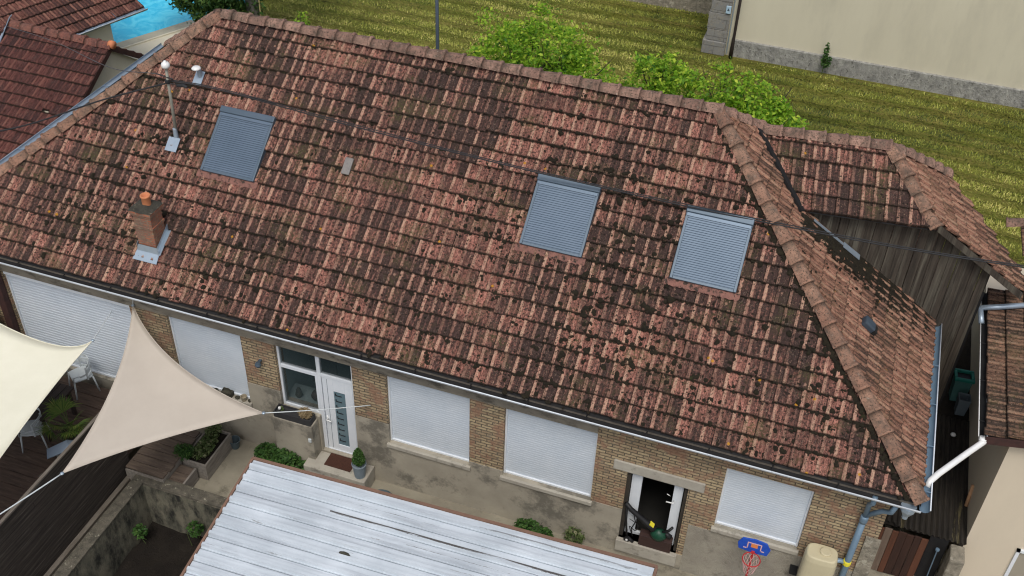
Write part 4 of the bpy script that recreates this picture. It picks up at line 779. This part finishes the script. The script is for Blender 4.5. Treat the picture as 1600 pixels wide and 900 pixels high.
def catmull(P,n=10):
    P=[Vector(p) for p in P]; P=[P[0]*2-P[1]]+P+[P[-1]*2-P[-2]]; out=[]
    for i in range(1,len(P)-2):
        for k_ in range(n):
            t=k_/n; a,b_,c,d_=P[i-1],P[i],P[i+1],P[i+2]; out.append(.5*((2*b_)+(c-a)*t+(2*a-5*b_+4*c-d_)*t*t+(3*b_-a-3*c+d_)*t**3))
    out.append(P[-2]); return out
b=MB(); b.tube(catmull([(.15,2.16,6.87),(1.31,2.21,6.87),(4.09,2.35,6.60),(7.63,2.53,6.34),(11.77,2.73,6.19),(16.17,2.95,6.26),(24,3.35,6.9)]),.013,6); b.tube(catmull([(.15,2.16,6.90),(1.31,2.23,6.89),(4.09,2.37,6.63),(7.63,2.55,6.36),(11.77,2.75,6.22),(16.17,2.97,6.28),(24,3.37,6.94)]),.010,6); tag(b.build('overhead_cable','cable_black',None,smooth=True),'long black cable sagging right from the mast above the skylights','cable')
b=MB(); b.tube(catmull([(.02,2.14,6.80),(-1.4,1.95,6.24),(-3.88,1.5,5.2),(-7.5,1.0,4.3)]),.018,6); tag(b.build('overhead_cable','cable_black',None,smooth=True),'thick black cable running down left from the mast over the dark red roof','cable')
b=MB(); b.tube(catmull([(-.1,2.15,6.98),(-2.5,3.6,5.95),(-6.2,6.1,4.72),(-9.2,7.6,3.95)]),.009,5); tag(b.build('overhead_cable','cable_grey',None,smooth=True),'thin grey wire from the mast to the ridge of the low red roof','cable')

# ================================================================= FRONT YARD
b=MB(); nb=28
for i in range(nb):
    y0=-8.6+i*.30
    b.box(-9,.28,y0,y0+.288,.05,.15)
deck=b.build('wooden_deck','deck_wood',None,bevel=.006); struct(deck)
MB_=MB()
stp=thing('deck_steps','weathered grey-brown wooden steps going down from the deck to the yard','steps',(1,-1.5,YG))
for i,(x0,x1,z) in enumerate(((.40,1.30,.06),)):
    b=MB()
    for j in range(7): b.box(x0,x1+.03*(j%2),-1.92+j*.20,-1.92+j*.20+.188,z-.04,z)
    b.build('tread','step_wood',stp,bevel=.004)
b=MB()
for j in range(3): b.box(1.32+.0,1.66,-1.95+j*.2,-1.95+j*.2+.188,-.14,-.10)
b.build('tread','step_wood',stp,bevel=.004)
b=MB(); b.box(1.28,1.31,-1.95,-.5,-.40,.02); b.box(1.66,1.70,-1.95,-1.35,-.44,-.09); b.box(.40,1.28,-1.95,-1.92,-.44,.0); b.build('riser','planter_wood',stp)
# privacy fence
fn=thing('board_fence','tall dark fence of horizontal boards between the deck and the pit','fence',(.35,-5,YG))
b=MB(); r=np.random.default_rng(12)
for i in range(16):
    z=-.42+i*.135; yy=-12
    while yy<-1.75:
        L_=r.uniform(2,3.2); y1_=min(yy+L_,-1.72); b.box(.33+r.uniform(-.004,.004),.355,yy,y1_-.006,z,z+.130); yy+=L_
b.build('board_panel','fence_wood',fn)
b=MB(); b.box(.31,.375,-12,-1.70,1.74,1.78); b.build('top_rail','beam_wood',fn,bevel=.004)
b=MB(); b.box(.355,.46,-12,-1.72,-.44,-.26); b.build('bottom_beam','beam_wood',fn,bevel=.006)
for y in (-1.76,-3.8,-5.8,-7.8): MB().box(.25,.328,y-.04,y+.04,.15,1.74).build('post','bark_dark',fn)
# pit / tank
pit=thing('concrete_pit','open pit with mossy grey concrete walls and dark soil, beside the white shed','pit',(2,-3,YG))
b=MB(); b.box(.66,.90,-9,-1.85,-1.4,-.10); b.box(.90,5.0,-2.11,-1.85,-1.4,-.10); b.box(.645,.915,-9,-2.095,-.10,-.055); b.box(.645,5.0,-2.094,-1.83,-.10,-.055); b.build('coping','old_concrete',pit,bevel=.015)
b=MB(); b.quad((.903,-2.113,-1.38),(.903,-9,-1.38),(.903,-9,-.10),(.903,-2.113,-.10)); b.quad((.903,-2.113,-1.38),(5,-2.113,-1.38),(5,-2.113,-.10),(.903,-2.113,-.10)); b.build('inner_wall','tank_render',pit)
b=MB(); nx=24
for i in range(nx+1):
    for j in range(nx+1): b.v.append((.9+4.1*i/nx,-6.5+4.39*j/nx,-1.32+.05*r.normal()))
for i in range(nx):
    for j in range(nx): a=i*(nx+1)+j; b.f.append((a,a+nx+1,a+nx+2,a+1))
struct(b.build('pit_soil','soil',None,smooth=True))
for i,(x,y,z,s_,lb) in enumerate(((2.15,-2.3,-.85,.16,'small bright weed climbing the pit wall beside the white roof'),(1.05,-2.65,-1.02,.14,'low weed rooted in the left corner of the pit'))):
    shrub('pit_weed',lb,'weed',(x,y,-1.2),[((x,y,z+.1),(s_,s_,s_*1.3))],90,.10,'leaf_box',70+i,'stem_green',stems=2)
# white shed roof
shd=thing('sheet_roof_shed','shed with white ribbed metal roof and brown fascia in the foreground','shed',(7,-4,YG))
def shz(x,y): return 2.0+(x-3.84)*.046+(y+2.25)*.155
b=MB(); yy=-2.28; vs=[];rows=[]; k_=0
pat=[(0,0),(.070,-.006),(.084,.052),(.122,.052),(.140,-.006),(.158,0),(.159,-.03),(.171,-.03),(.172,0)]
while yy>-9:
    for dy,h_ in pat: rows.append((yy-dy*1.25,h_))
    yy-=.2425
for y,h_ in rows:
    for x in (3.87,5.8,5.803,7.7,7.703,9.6,9.603,11.46): vs.append((x,y,shz(x,y)+h_+(.003 if x in(5.8,7.7,9.6) else 0)))
fs=[(8*i+j,8*i+j+1,8*i+j+9,8*i+j+8) for i in range(len(rows)-1) for j in range(7)]
b.add(vs,fs); b.build('roof_sheet','sheet_white',shd)
b=MB(); 
def bar(P,Q,w_,h_):
    P=Vector(P);Q=Vector(Q);d=(Q-P).normalized();X=d.cross(Vector((0,0,1))).normalized(); b.frame(P,d,X,Vector((0,0,1)),0,(Q-P).length,-w_/2,w_/2,-h_,.022)
bar((3.84,-2.25,shz(3.84,-2.25)),(11.50,-2.25,shz(11.5,-2.25)),.055,.14); bar((3.84,-2.25,shz(3.84,-2.25)),(3.84,-9,shz(3.84,-9)),.045,.14); bar((11.49,-2.25,shz(11.5,-2.25)),(11.49,-9,shz(11.5,-9)),.045,.14); b.build('fascia','brown_fascia',shd)
b=MB(); rr=np.random.default_rng(77)
for i in range(46): 
    y=-2.4-.2425*(i//6)*1; x=4.2+(i%6)*1.25+.1*rr.normal(); b.lathe((x,y-.01,shz(x,y)+.0),[(.012,0),(.012,.012),(.004,.018)],6)
b.build('roof_screw','mast_grey',shd)
for x,y in((3.95,-2.4),(11.4,-2.4),(3.95,-8.5),(11.4,-8.5)): 
    MB().box(x-.05,x+.05,y-.05,y+.05,YG if x>5 else -.06,shz(x,y)-.15).build('post','beam_wood',shd)
b=MB(); b.box(5.02,11.35,-8.6,-2.5,YG,YG+.02); b.build('shed_floor','soil',shd)
for i,(x,y,s_) in enumerate(((6.35,-3.55,.07),(5.55,-4.5,.05),(8.55,-4.05,.06))):
    b=MB(); b.lathe((x,y,shz(x,y)+.006),[(s_,0),(s_*.8,.02),(s_*.3,.03),(0,.032)],7,1.6,.6); tag(b.build('debris_clump','pot_dark',None),['brown leaf clump on the white ribbed roof, nearest the brick wall','dark leaf clump on the lower left of the white ribbed roof','dark leaf clump toward the right part of the white ribbed roof'][i],'debris')

# sails -------------------------------------------------------------
def tri_sail(name,label,C3,mids,mat,thick=.004,n=22,sagz=.12):
    """C3 corners; mids control points per edge (01,12,20) (curved edges)"""
    C3=[Vector(c) for c in C3]; mids=[Vector(m_) for m_ in mids]; idx={};vs=[];fs=[]
    for i in range(n+1):
        for j in range(n+1-i):
            k_=n-i-j; u,v_,w_=i/n,j/n,k_/n   # weights for corner 0,1,2
            P=C3[0]*u+C3[1]*v_+C3[2]*w_
            for (a,b_,m_,p,q) in ((0,1,mids[0],u,v_),(1,2,mids[1],v_,w_),(2,0,mids[2],w_,u)):
                P=P+(m_-(C3[a]+C3[b_])/2)*(4*p*q*(1-.55*(1-p-q)))
            P.z-=sagz*27*u*v_*w_*.5; P.z+=.022*math.sin(30*math.atan2(v_+.02,w_+.02))*max(0,u-.45)*1.2*(v_*w_*8)**.5+.018*math.sin(26*math.atan2(u+.02,w_+.02))*max(0,v_-.5)*(u*w_*8)**.5; idx[(i,j)]=len(vs); vs.append(P)
    for i in range(n):
        for j in range(n-i):
            fs.append((idx[(i,j)],idx[(i+1,j)],idx[(i,j+1)]))
            if i+j<n-1: fs.append((idx[(i+1,j)],idx[(i+1,j+1)],idx[(i,j+1)]))
    t=thing(name,label,'shade sail',tuple((C3[0]+C3[1]+C3[2])/3)); MB().add(vs,fs).build('sail_cloth',mat,t,smooth=True,solid=thick)
    h=MB()
    for e_ in range(3):
        row=[vs[idx[(n-i,i)]] for i in range(n+1)] if e_==0 else [vs[idx[(0,n-i)]] for i in range(n+1)] if e_==1 else [vs[idx[(i,0)]] for i in range(n+1)]
        h.tube(row,.009,5)
    h.build('hem',mat,t,smooth=True)
    for c in C3: MB().lathe(tuple(c-Vector((0,0,.02))),[(.02,0),(.035,.01),(.035,.03),(.02,.04)],10).build('corner_ring','zinc',t)
    return t
tri_sail('shade_sail','taupe triangular shade sail fixed to the brick wall by its top corner',[(-.09,-.06,2.80),(3.44,-1.15,2.0),(.96,-3.93,2.2)],[(1.38,-.83,2.32),(2.03,-2.43,2.02),(.60,-1.84,2.40)],'sail_taupe')
tri_sail('shade_sail','cream white shade sail cut off by the left frame edge',[(-.54,-.91,2.4),(-4.6,-.84,2.75),(.25,-6.16,2.4)],[(-1.75,-1.25,2.35),(-3.0,-4.2,2.4),(-.40,-3.02,2.3)],'sail_cream')
def rope(P,Q,r_,label,sag=.0,mat='white_plastic'):
    P=Vector(P);Q=Vector(Q); b=MB(); pts_=[P.lerp(Q,i/8)-Vector((0,0,sag*4*(i/8)*(1-i/8))) for i in range(9)]; b.tube(pts_,r_,6); tag(b.build('sail_rope',mat,None,smooth=True),label,'rope')
rope((3.44,-1.15,2.0),(5.18,-.02,1.78),.010,'pale rope from the right tip of the taupe sail across the front door',.02)
rope((.96,-3.93,2.2),(.45,-5.5,2.26),.014,'pale rope from the lower tip of the taupe sail toward the left edge',.01)
rope((-.54,-.91,2.4),(-.80,.06,2.32),.008,'short thin rope from the cream sail tip to the garage shutter',.0)
rope((-.09,-.06,2.80),(-.09,.0,2.98),.008,'very short rope tying the top corner of the taupe sail under the eave',.0)

# chairs -------------------------------------------------------------
def chair():
    t=thing('garden_chair','white slatted garden chair standing on the deck against the garage shutter','chair',(0,0,.15))
    s=MB(); vs=[];
    n=8
    seat=[(-.20,-.21),(.20,-.21),(.225,-.05),(.225,.16),(.17,.22),(-.17,.22),(-.225,.16),(-.225,-.05)]
    s.prism([(x,y,.15+.43) for x,y in seat],(0,0,.025)); s.build('seat','white_plastic',t,bevel=.006)
    for lx,ly in((-.20,-.20),(.20,-.20),(-.20,.20),(.20,.20)):
        MB().tube([(lx,ly,.15+.43),(lx*1.25,ly*1.25,.15)],[.020,.016],8).build('leg','white_plastic',t,smooth=True)
    # wraparound back: curved rails with openings
    bk=MB()
    def arc(a,rad_,z): return (rad_*math.sin(a)*1.0,rad_*math.cos(a)*.92-.02,z)
    A0=[-1.75+3.5*i/20 for i in range(21)]
    for zz_,hh_,wd_,lim in((.15+.80,.035,.0,1.15),(.15+.70,.030,0,1.3),(.15+.62,.022,0,1.75),(.15+.50,.02,0,1.2)):
        pth=[arc(a,.265+.02*(zz_-.6),zz_-(abs(a)/1.75)**2*.10*(1 if zz_>.8 else .3)) for a in A0 if abs(a)<=lim]
        vs=[];fs=[]
        for (x,y,z) in pth: vs+=[(x,y,z-hh_),(x,y,z+hh_),(x*1.05,y*1.05,z+hh_),(x*1.05,y*1.05,z-hh_)]
        for i in range(len(pth)-1):
            for j in range(4): fs.append((4*i+j,4*i+(j+1)%4,4*i+4+(j+1)%4,4*i+4+j))
        fs+=[(0,1,2,3),(4*len(pth)-4,4*len(pth)-3,4*len(pth)-2,4*len(pth)-1)]; bk.add(vs,fs)
    for a in (-1.12,-.05,1.12,-.6,.6): 
        if abs(a)in(.6,): continue
        p=arc(a,.27,.58); q=arc(a,.272,.97-(abs(a)/1.75)**2*.1); bk.tube([p,q],.022,6)
    bk.build('backrest','white_plastic',t)
    for s_ in(-1,1): MB().tube([(s_*.265,-.06,.77),(s_*.25,-.20,.76),(s_*.225,-.22,.60)],.018,8).build('armrest','white_plastic',t,smooth=True)
    return t
def place(t,x,y,rz_,z=0): t.location=(x,y,.15+z); t.rotation_euler.z=rz_
c1=chair()
for ch_ in c1.children: pass
c2=copy_tree(c1); place(c1,-1.70,-.38,R_(-35)); place(c2,-1.62,-2.08,R_(-60)); c2['label']='white garden chair half hidden below the cream sail, beside the palm'; c1['group']=c2['group']='white chairs round the dark table'
tb=thing('deck_table','dark brown wooden table mostly hidden under the cream sail','table',(-1.9,-1.4,.15))
b=MB()
for i in range(6): b.box(-2.28+i*.16,-2.28+i*.16+.152,-2.05,-1.0,.85,.89)
b.build('tabletop','table_wood',tb,bevel=.004)
for x,y in((-2.2,-1.95),(-1.42,-1.95),(-2.2,-1.1),(-1.42,-1.1)): MB().box(x-.035,x+.035,y-.035,y+.035,.15,.85).build('leg','table_wood',tb)
# palm in pot
pm=thing('fan_palm','spiky green fan palm in a planter between the two sails','palm',(-.85,-1.85,.15))
b=MB(); b.lathe((-.85,-1.85,.15),[(.14,0),(.20,.02),(.24,.36),(.22,.36),(.20,.30),(0,.30)],16,cap=False); b.build('pot','pot_dark',pm); V=[];Fq=[];Cl=[]; r=np.random.default_rng(90)
b=MB(); b.tube([(-.85,-1.85,.4),(-.85,-1.85,.75)],[.08,.06],10); b.build('trunk','bark_dark',pm)
fb=MB()
for f_ in range(15):
    a=r.uniform(0,6.28); el=r.uniform(.15,1.2); d=Vector((math.cos(a)*math.cos(el),math.sin(a)*math.cos(el),math.sin(el))); B0=Vector((-.85,-1.85,.72)); T_=B0+d*r.uniform(.25,.42); fb.tube([B0,T_],.010,5)
    side=d.cross(Vector((0,0,1))).normalized(); 
    for q in range(22):
        th=-1.45+2.9*q/21; dd=(d*math.cos(th)+side*math.sin(th)).normalized(); L_=r.uniform(.26,.40); tip=T_+dd*L_-Vector((0,0,.10*L_*3*abs(math.sin(th))*.5+.03)); wv=dd.cross(d.cross(side)).normalized()*.011; o=len(V); mid=T_+dd*L_*.55+Vector((0,0,.015))
        V+= [tuple(T_),tuple(mid-wv),tuple(tip),tuple(mid+wv)]; Fq.append((o,o+1,o+2,o+3)); cc=min(1,max(0,r.normal(.5,.2))); Cl+=[(cc,cc,cc,1)]*4
fb.build('frond_stalk','stem_green',pm); npmesh('fronds',V,Fq,'leaf_palm',pm,None,Cl)
b=MB(); b.quad((-.88,-2.54,.70),(-.74,-2.72,.66),(-.44,-2.40,.72),(-.62,-2.22,.76)); b.quad((-.44,-2.40,.72),(-.26,-2.28,.60),(-.42,-2.06,.64),(-.62,-2.22,.76)); lg=b.build('folding_panel','slab_blue',None,solid=.02); tag(lg,'blue-grey folded panel on the deck below the fan palm','panel')
b=MB(); b.box(-.72,-.66,-2.5,-2.44,.15,.70); b.box(-.5,-.44,-2.3,-2.24,.15,.66); b.build('panel_leg','mast_grey',lg)
# post left of garage shutter and greenery
b=MB(); b.box(-3.62,-3.44,-.16,-.02,.15,2.95); tag(b.build('timber_post','maroon_wood',None,bevel=.01),'dark maroon timber post at the left end of the garage shutter','post')
shrub('climbing_plant','green climbing plant at the left frame edge beside the timber post','plant',(-4.1,-.6,.15),[((-4.1,-.45,.85),(.34,.35,.8)),((-4.0,-.35,1.4),(.3,.25,.4))],2600,.09,'leaf_box',95,'stem_green')
# planter box
pb=thing('wooden_planter','grey wooden planter box full of mixed plants beside the deck steps','planter',(1.6,-.8,YG))
b=MB(); b.box(1.34,1.90,-1.30,-1.255,YG,.0); b.box(1.86,1.90,-1.255,-.28,YG,.0); b.box(1.34,1.38,-1.255,-.28,YG,.0); b.box(1.38,1.86,-.32,-.28,YG,.0); b.build('box_boards','planter_wood',pb,bevel=.008)
MB().box(1.38,1.86,-1.255,-.32,-.3,-.06).build('soil_fill','soil',pb)
leaves('plants',[((1.62,-.85,.03),(.20,.38,.16)),((1.58,-.45,.12),(.18,.2,.2))],1100,.07,'leaf_mixed',pb,96,shell=.2)
leaves('grass_tuft',[((1.30,-1.15,.05),(.22,.2,.16))],420,.16,'leaf_box',pb,97,aspect=.14,shell=.1)
# bucket, tub, boxwood
b=MB(); b.lathe((1.93,-.26,YG),[(.0,.0),(.085,0),(.12,.21),(.13,.21),(.13,.23),(.112,.23),(.08,.02),(0,.02)],20,cap=False); tag(b.build('bucket','bucket_grey',None,smooth=False),'small dark grey-blue bucket on the concrete yard beside the planter','bucket')
b=MB(); b.lathe((5.58,-.66,YG),[(.0,0),(.22,0),(.27,.20),(.29,.22),(.27,.24),(.25,.20),(.20,.02),(0,.02)],24,cap=False); tag(b.build('round_tub','bucket_grey',None),'round grey tub on the ground behind the white roof edge','tub')
bx=thing('potted_boxwood','clipped green boxwood in a tall grey-blue pot beside the front door','potted plant',(4.99,-.36,-.03))
b=MB(); b.lathe((4.99,-.36,-.028),[(.0,0),(.11,0),(.145,.33),(.155,.34),(.155,.37),(.14,.37),(.13,.30),(0,.30)],20,cap=False); b.build('pot','pot_blue_grey',bx)
MB().tube([(4.99,-.36,.25),(4.99,-.36,.6)],.015,6).build('trunk','bark_dark',bx); leaves('foliage',[((4.99,-.36,.45),(.14,.14,.13)),((4.99,-.36,.60),(.11,.11,.14)),((4.99,-.36,.70),(.06,.06,.10))],2400,.035,'leaf_box',bx,98,shell=.5)
b=MB(); b.box(4.16,4.76,-.36,.03-.05,-.028,-.010); tag(b.build('doormat','doormat',None),'dark brown doormat on the front doorstep','doormat')
hy=shrub('leafy_shrub','low dark green leafy shrub left of the doorstep against the rendered wall','shrub',(3.2,-.42,YG),[((2.85,-.42,-.15),(.30,.22,.25)),((3.30,-.42,-.14),(.32,.22,.24)),((3.65,-.45,-.25),(.15,.2,.18))],1500,.10,'leaf_box',99,stems=6)
shrub('leafy_shrub','small green bush growing behind the white roof below a closed shutter','shrub',(8.8,-.28,YG),[((8.68,-.28,-.22),(.32,.18,.22)),((9.0,-.3,-.25),(.2,.15,.18))],1000,.08,'leaf_box',100)
shrub('wall_weed','thin yellowish weed at the foot of the wall left of the open doorway','weed',(9.65,-.18,YG),[((9.6,-.16,-.2),(.22,.12,.28))],160,.09,'leaf_mixed',101,'stem_green',stems=3)
# window trough
tr=thing('window_trough','black planting trough on the parapet block under the side window','planter',(3.45,-.18,.94))
b=MB(); b.box(3.06,3.90,-.29,-.27,.941,1.10); b.box(3.06,3.90,-.07,-.05,.941,1.10); b.box(3.06,3.08,-.27,-.07,.941,1.10); b.box(3.88,3.90,-.27,-.07,.941,1.10); b.box(3.08,3.88,-.27,-.07,.941,1.05); b.build('trough_box','planter_black',tr)
leaves('dry_tuft',[((3.74,-.17,1.18),(.15,.11,.12))],700,.09,'dry_leaf',tr,102,aspect=.15,shell=.3)
leaves('white_flowers',[((3.18,-.17,1.10),(.05,.05,.05))],30,.05,'leaf_mixed',tr,103); MB().lathe((3.16,-.2,1.12),[(0,0),(.035,.01),(.03,.04),(0,.05)],8).build('white_bloom','porcelain',tr)
b=MB(); b.lathe((3.70,.42,1.13),[(0,-.13),(.09,-.09),(.125,0),(.09,.09),(0,.13)],14); tag(b.build('wicker_ball','box_brown',None,smooth=True),'round brown ball on the shelf inside the side window','ornament')
b=MB(); b.lathe((3.28,.40,.96),[(.05,0),(.08,.06),(.05,.2),(.03,.25)],12); tag(b.build('dark_vase','pot_dark',None,smooth=True),'small dark vase on the shelf inside the side window, left of the brown ball','vase')
tg=MB(); tg.box(3.83,3.90,-.335,-.301,.50,.60); tag(tg.build('outdoor_socket','white_plastic',None,bevel=.008),'small white outdoor socket on the parapet block left of the door','socket')
# pots on the ledge of the second window
led=[(1.13,'pot_dark',.05,.16,'small figurine','ornament','small dark figurine, leftmost on the ledge under the left window'),(1.33,'porcelain',.07,.04,'saucer','saucer','white saucer on the ledge beside the figurine'),(1.50,'pot_dark',.05,.08,'plant_pot','plant pot','small dark round pot between saucer and mossy basket'),(1.78,'pot_dark',.10,.14,'mossy_basket','basket','mossy square basket, biggest item on the ledge'),(2.02,'pot_dark',.055,.035,'saucer','saucer','dark-rimmed dish with white content on the ledge'),(2.18,'pot_tan',.07,.12,'plant_pot','plant pot','tan clay pot near the right end of the ledge'),(2.31,'pot_dark',.035,.05,'plant_pot','plant pot','tiny dark pot at the right end of the ledge')]
for x,mt,rad,h_,nm,cat,lb in led:
    b=MB(); z=.83
    if nm=='mossy_basket':
        b.box(x-.12,x+.12,-.065,.065,z,z+.12); b.tube([(x-.11,0,z+.12),(x-.06,0,z+.21),(x+.06,0,z+.21),(x+.11,0,z+.12)],.013,6)
    elif nm=='small figurine': b.lathe((x,-.01,z),[(.035,0),(.045,.05),(.02,.09),(.032,.12),(.0,.16)],9)
    else: b.lathe((x,-.005,z),[(0,0),(rad*.7,0),(rad,h_),(rad*.85,h_),(rad*.7,h_*.5),(0,h_*.5)],14,cap=False)
    tag(b.build(nm.replace('small ',''),mt,None),lb,cat)
# leaf blower, wheel stick, box in the doorway
b=MB(); b.box(10.86,11.50,-.06,.12,.001,.30); tag(b.build('brown_box','box_brown',None,bevel=.008),'dark brown wooden box standing in the open doorway','box')
lbw=thing('leaf_blower','black and green leaf blower leaning in the open doorway','leaf blower',(11.1,.0,.3))
b=MB(); b.tube([(10.50,.02,1.02),(10.62,.0,.90),(11.05,-.02,.60),(11.12,-.02,.55)],[.045,.05,.065,.075],12); b.build('blower_tube','black_rubber',lbw,smooth=True)
b=MB(); b.lathe((11.22,-.02,.42),[(0,-.13),(.10,-.11),(.15,0),(.12,.10),(0,.15)],14,1.1,.8); b.build('motor_housing','blower_green',lbw,smooth=True)
b=MB(); b.tube([(11.28,-.02,.52),(11.40,-.02,.62),(11.46,.0,.72)],.028,8); b.tube([(11.34,0,.5),(11.46,0,.42)],.05,8); b.build('handle','black_rubber',lbw,smooth=True)
MB().frame((11.03,-.02,.615),Vector((.82,0,-.57)),(0,1,0),Vector((.57,0,.82)),-.05,.05,-.05,.05,.055,.072).build('sticker','label_yellow',lbw)
st_=thing('wheeled_pole','black pole with a small white-hubbed wheel and loose cable in the doorway','wheeled tool',(10.6,-.02,0))
b=MB(); b.tube([(10.52,.04,1.0),(10.56,.0,.5),(10.62,-.03,.12)],.022,8); b.tube([(10.68,.03,.75),(10.74,.02,.55),(10.68,0,.35),(10.72,-.01,.15)],.012,6); b.tube(catmull([(10.62,0,.62),(10.80,.0,.5),(10.76,0,.32),(10.64,0,.40),(10.70,0,.2)]),.008,5); b.tube([(10.62,-.03,.10),(10.76,-.05,.03)],.035,8); b.build('pole','black_rubber',st_,smooth=True)
b=MB(); b.tube([(10.63,-.075,.07),(10.63,-.045,.07)],.062,14); b.build('wheel','black_rubber',st_); MB().tube([(10.63,-.085,.07),(10.63,-.075,.07)],.025,10).build('hub','porcelain',st_)
# basketball hoop
hb=thing('basketball_hoop','toy basketball hoop with blue backboard, pink net and red pole','basketball hoop',(13.0,-.5,YG))
bp=[(12.72,1.30),(12.69,1.45),(12.76,1.60),(13.00,1.635),(13.20,1.60),(13.28,1.45),(13.24,1.28),(13.0,1.26)]
b=MB(); b.prism([(x,-.50,z) for x,z in bp],(0,.03,0)); bd=b.build('backboard','hoop_blue',hb,bevel=.008)
b=MB(); 
for x0,x1,z0,z1 in((12.86,13.12,1.52,1.54),(12.86,12.88,1.38,1.52),(13.10,13.12,1.38,1.52),(12.80,12.86,1.36,1.38),(13.12,13.18,1.36,1.38)): b.box(x0,x1,-.506,-.499,z0,z1)
b.build('backboard_outline','hoop_pink',bd); MB().box(12.93,13.05,-.506,-.499,1.42,1.51).build('backboard_mark','hoop_orange',bd)
b=MB(); b.tube([(12.99+.16*math.cos(a*math.pi/10),-.68+.16*math.sin(a*math.pi/10),1.30) for a in range(21)],.010,6); b.box(12.96,13.02,-.53,-.50,1.27,1.33); b.build('rim','hoop_red',hb)
b=MB()
for a in range(12):
    for s_ in(1,-1):
        pts_=[]
        for q in range(5): an_=a*math.pi/6+s_*q*.26; rr_=.16-.018*q; pts_.append((12.99+rr_*math.cos(an_),-.68+rr_*math.sin(an_),1.30-.085*q))
        b.tube(pts_,.0045,4)
b.build('net','hoop_pink',hb)
b=MB(); b.tube([(12.99,-.46,1.45),(12.99,-.44,YG+.1)],.022,10); b.build('pole','hoop_red',hb,smooth=True)
b=MB(); b.lathe((12.99,-.5,YG),[(.30,0),(.30,.06),(.24,.14),(.05,.16)],18,1,.75); b.build('base','hoop_blue',hb)
# rain tank
rt=thing('rain_barrel','tall beige ribbed plastic rain tank beside the downpipe','rain tank',(14.15,-.36,YG))
b=MB(); prof=[]; z=0
for i,(zz_,s_) in enumerate([(0,1.0),(.30,1.02),(.33,.985),(.36,1.02),(.85,1.02),(.88,.985),(.91,1.02),(1.40,1.02),(1.43,.985),(1.46,1.02),(1.98,1.0),(2.08,.93),(2.10,.86)]):
    prof.append((zz_,s_))
sup=[]; ns=28
for a in range(ns):
    t=2*math.pi*a/ns; c_,s_=math.cos(t),math.sin(t); sup.append((math.copysign(abs(c_)**.55,c_)*.29,math.copysign(abs(s_)**.55,s_)*.20))
vs=[(14.15+x*s_,-.36+y*s_,YG+zz_) for zz_,s_ in prof for x,y in sup]; fs=[(i*ns+j,i*ns+(j+1)%ns,(i+1)*ns+(j+1)%ns,(i+1)*ns+j) for i in range(len(prof)-1) for j in range(ns)]+[tuple(range((len(prof)-1)*ns,len(prof)*ns))]
b.add(vs,fs); b.build('tank_body','tank_beige',rt,bevel=.01); b=MB(); b.lathe((14.20,-.34,YG+2.10),[(.10,0),(.10,.025),(.085,.035),(0,.035)],18); b.build('tank_lid','tank_beige',rt)
b=MB(); b.box(13.72,13.86,-.2,-.017,.62,.68); b.build('tank_strap','black_rubber',rt)
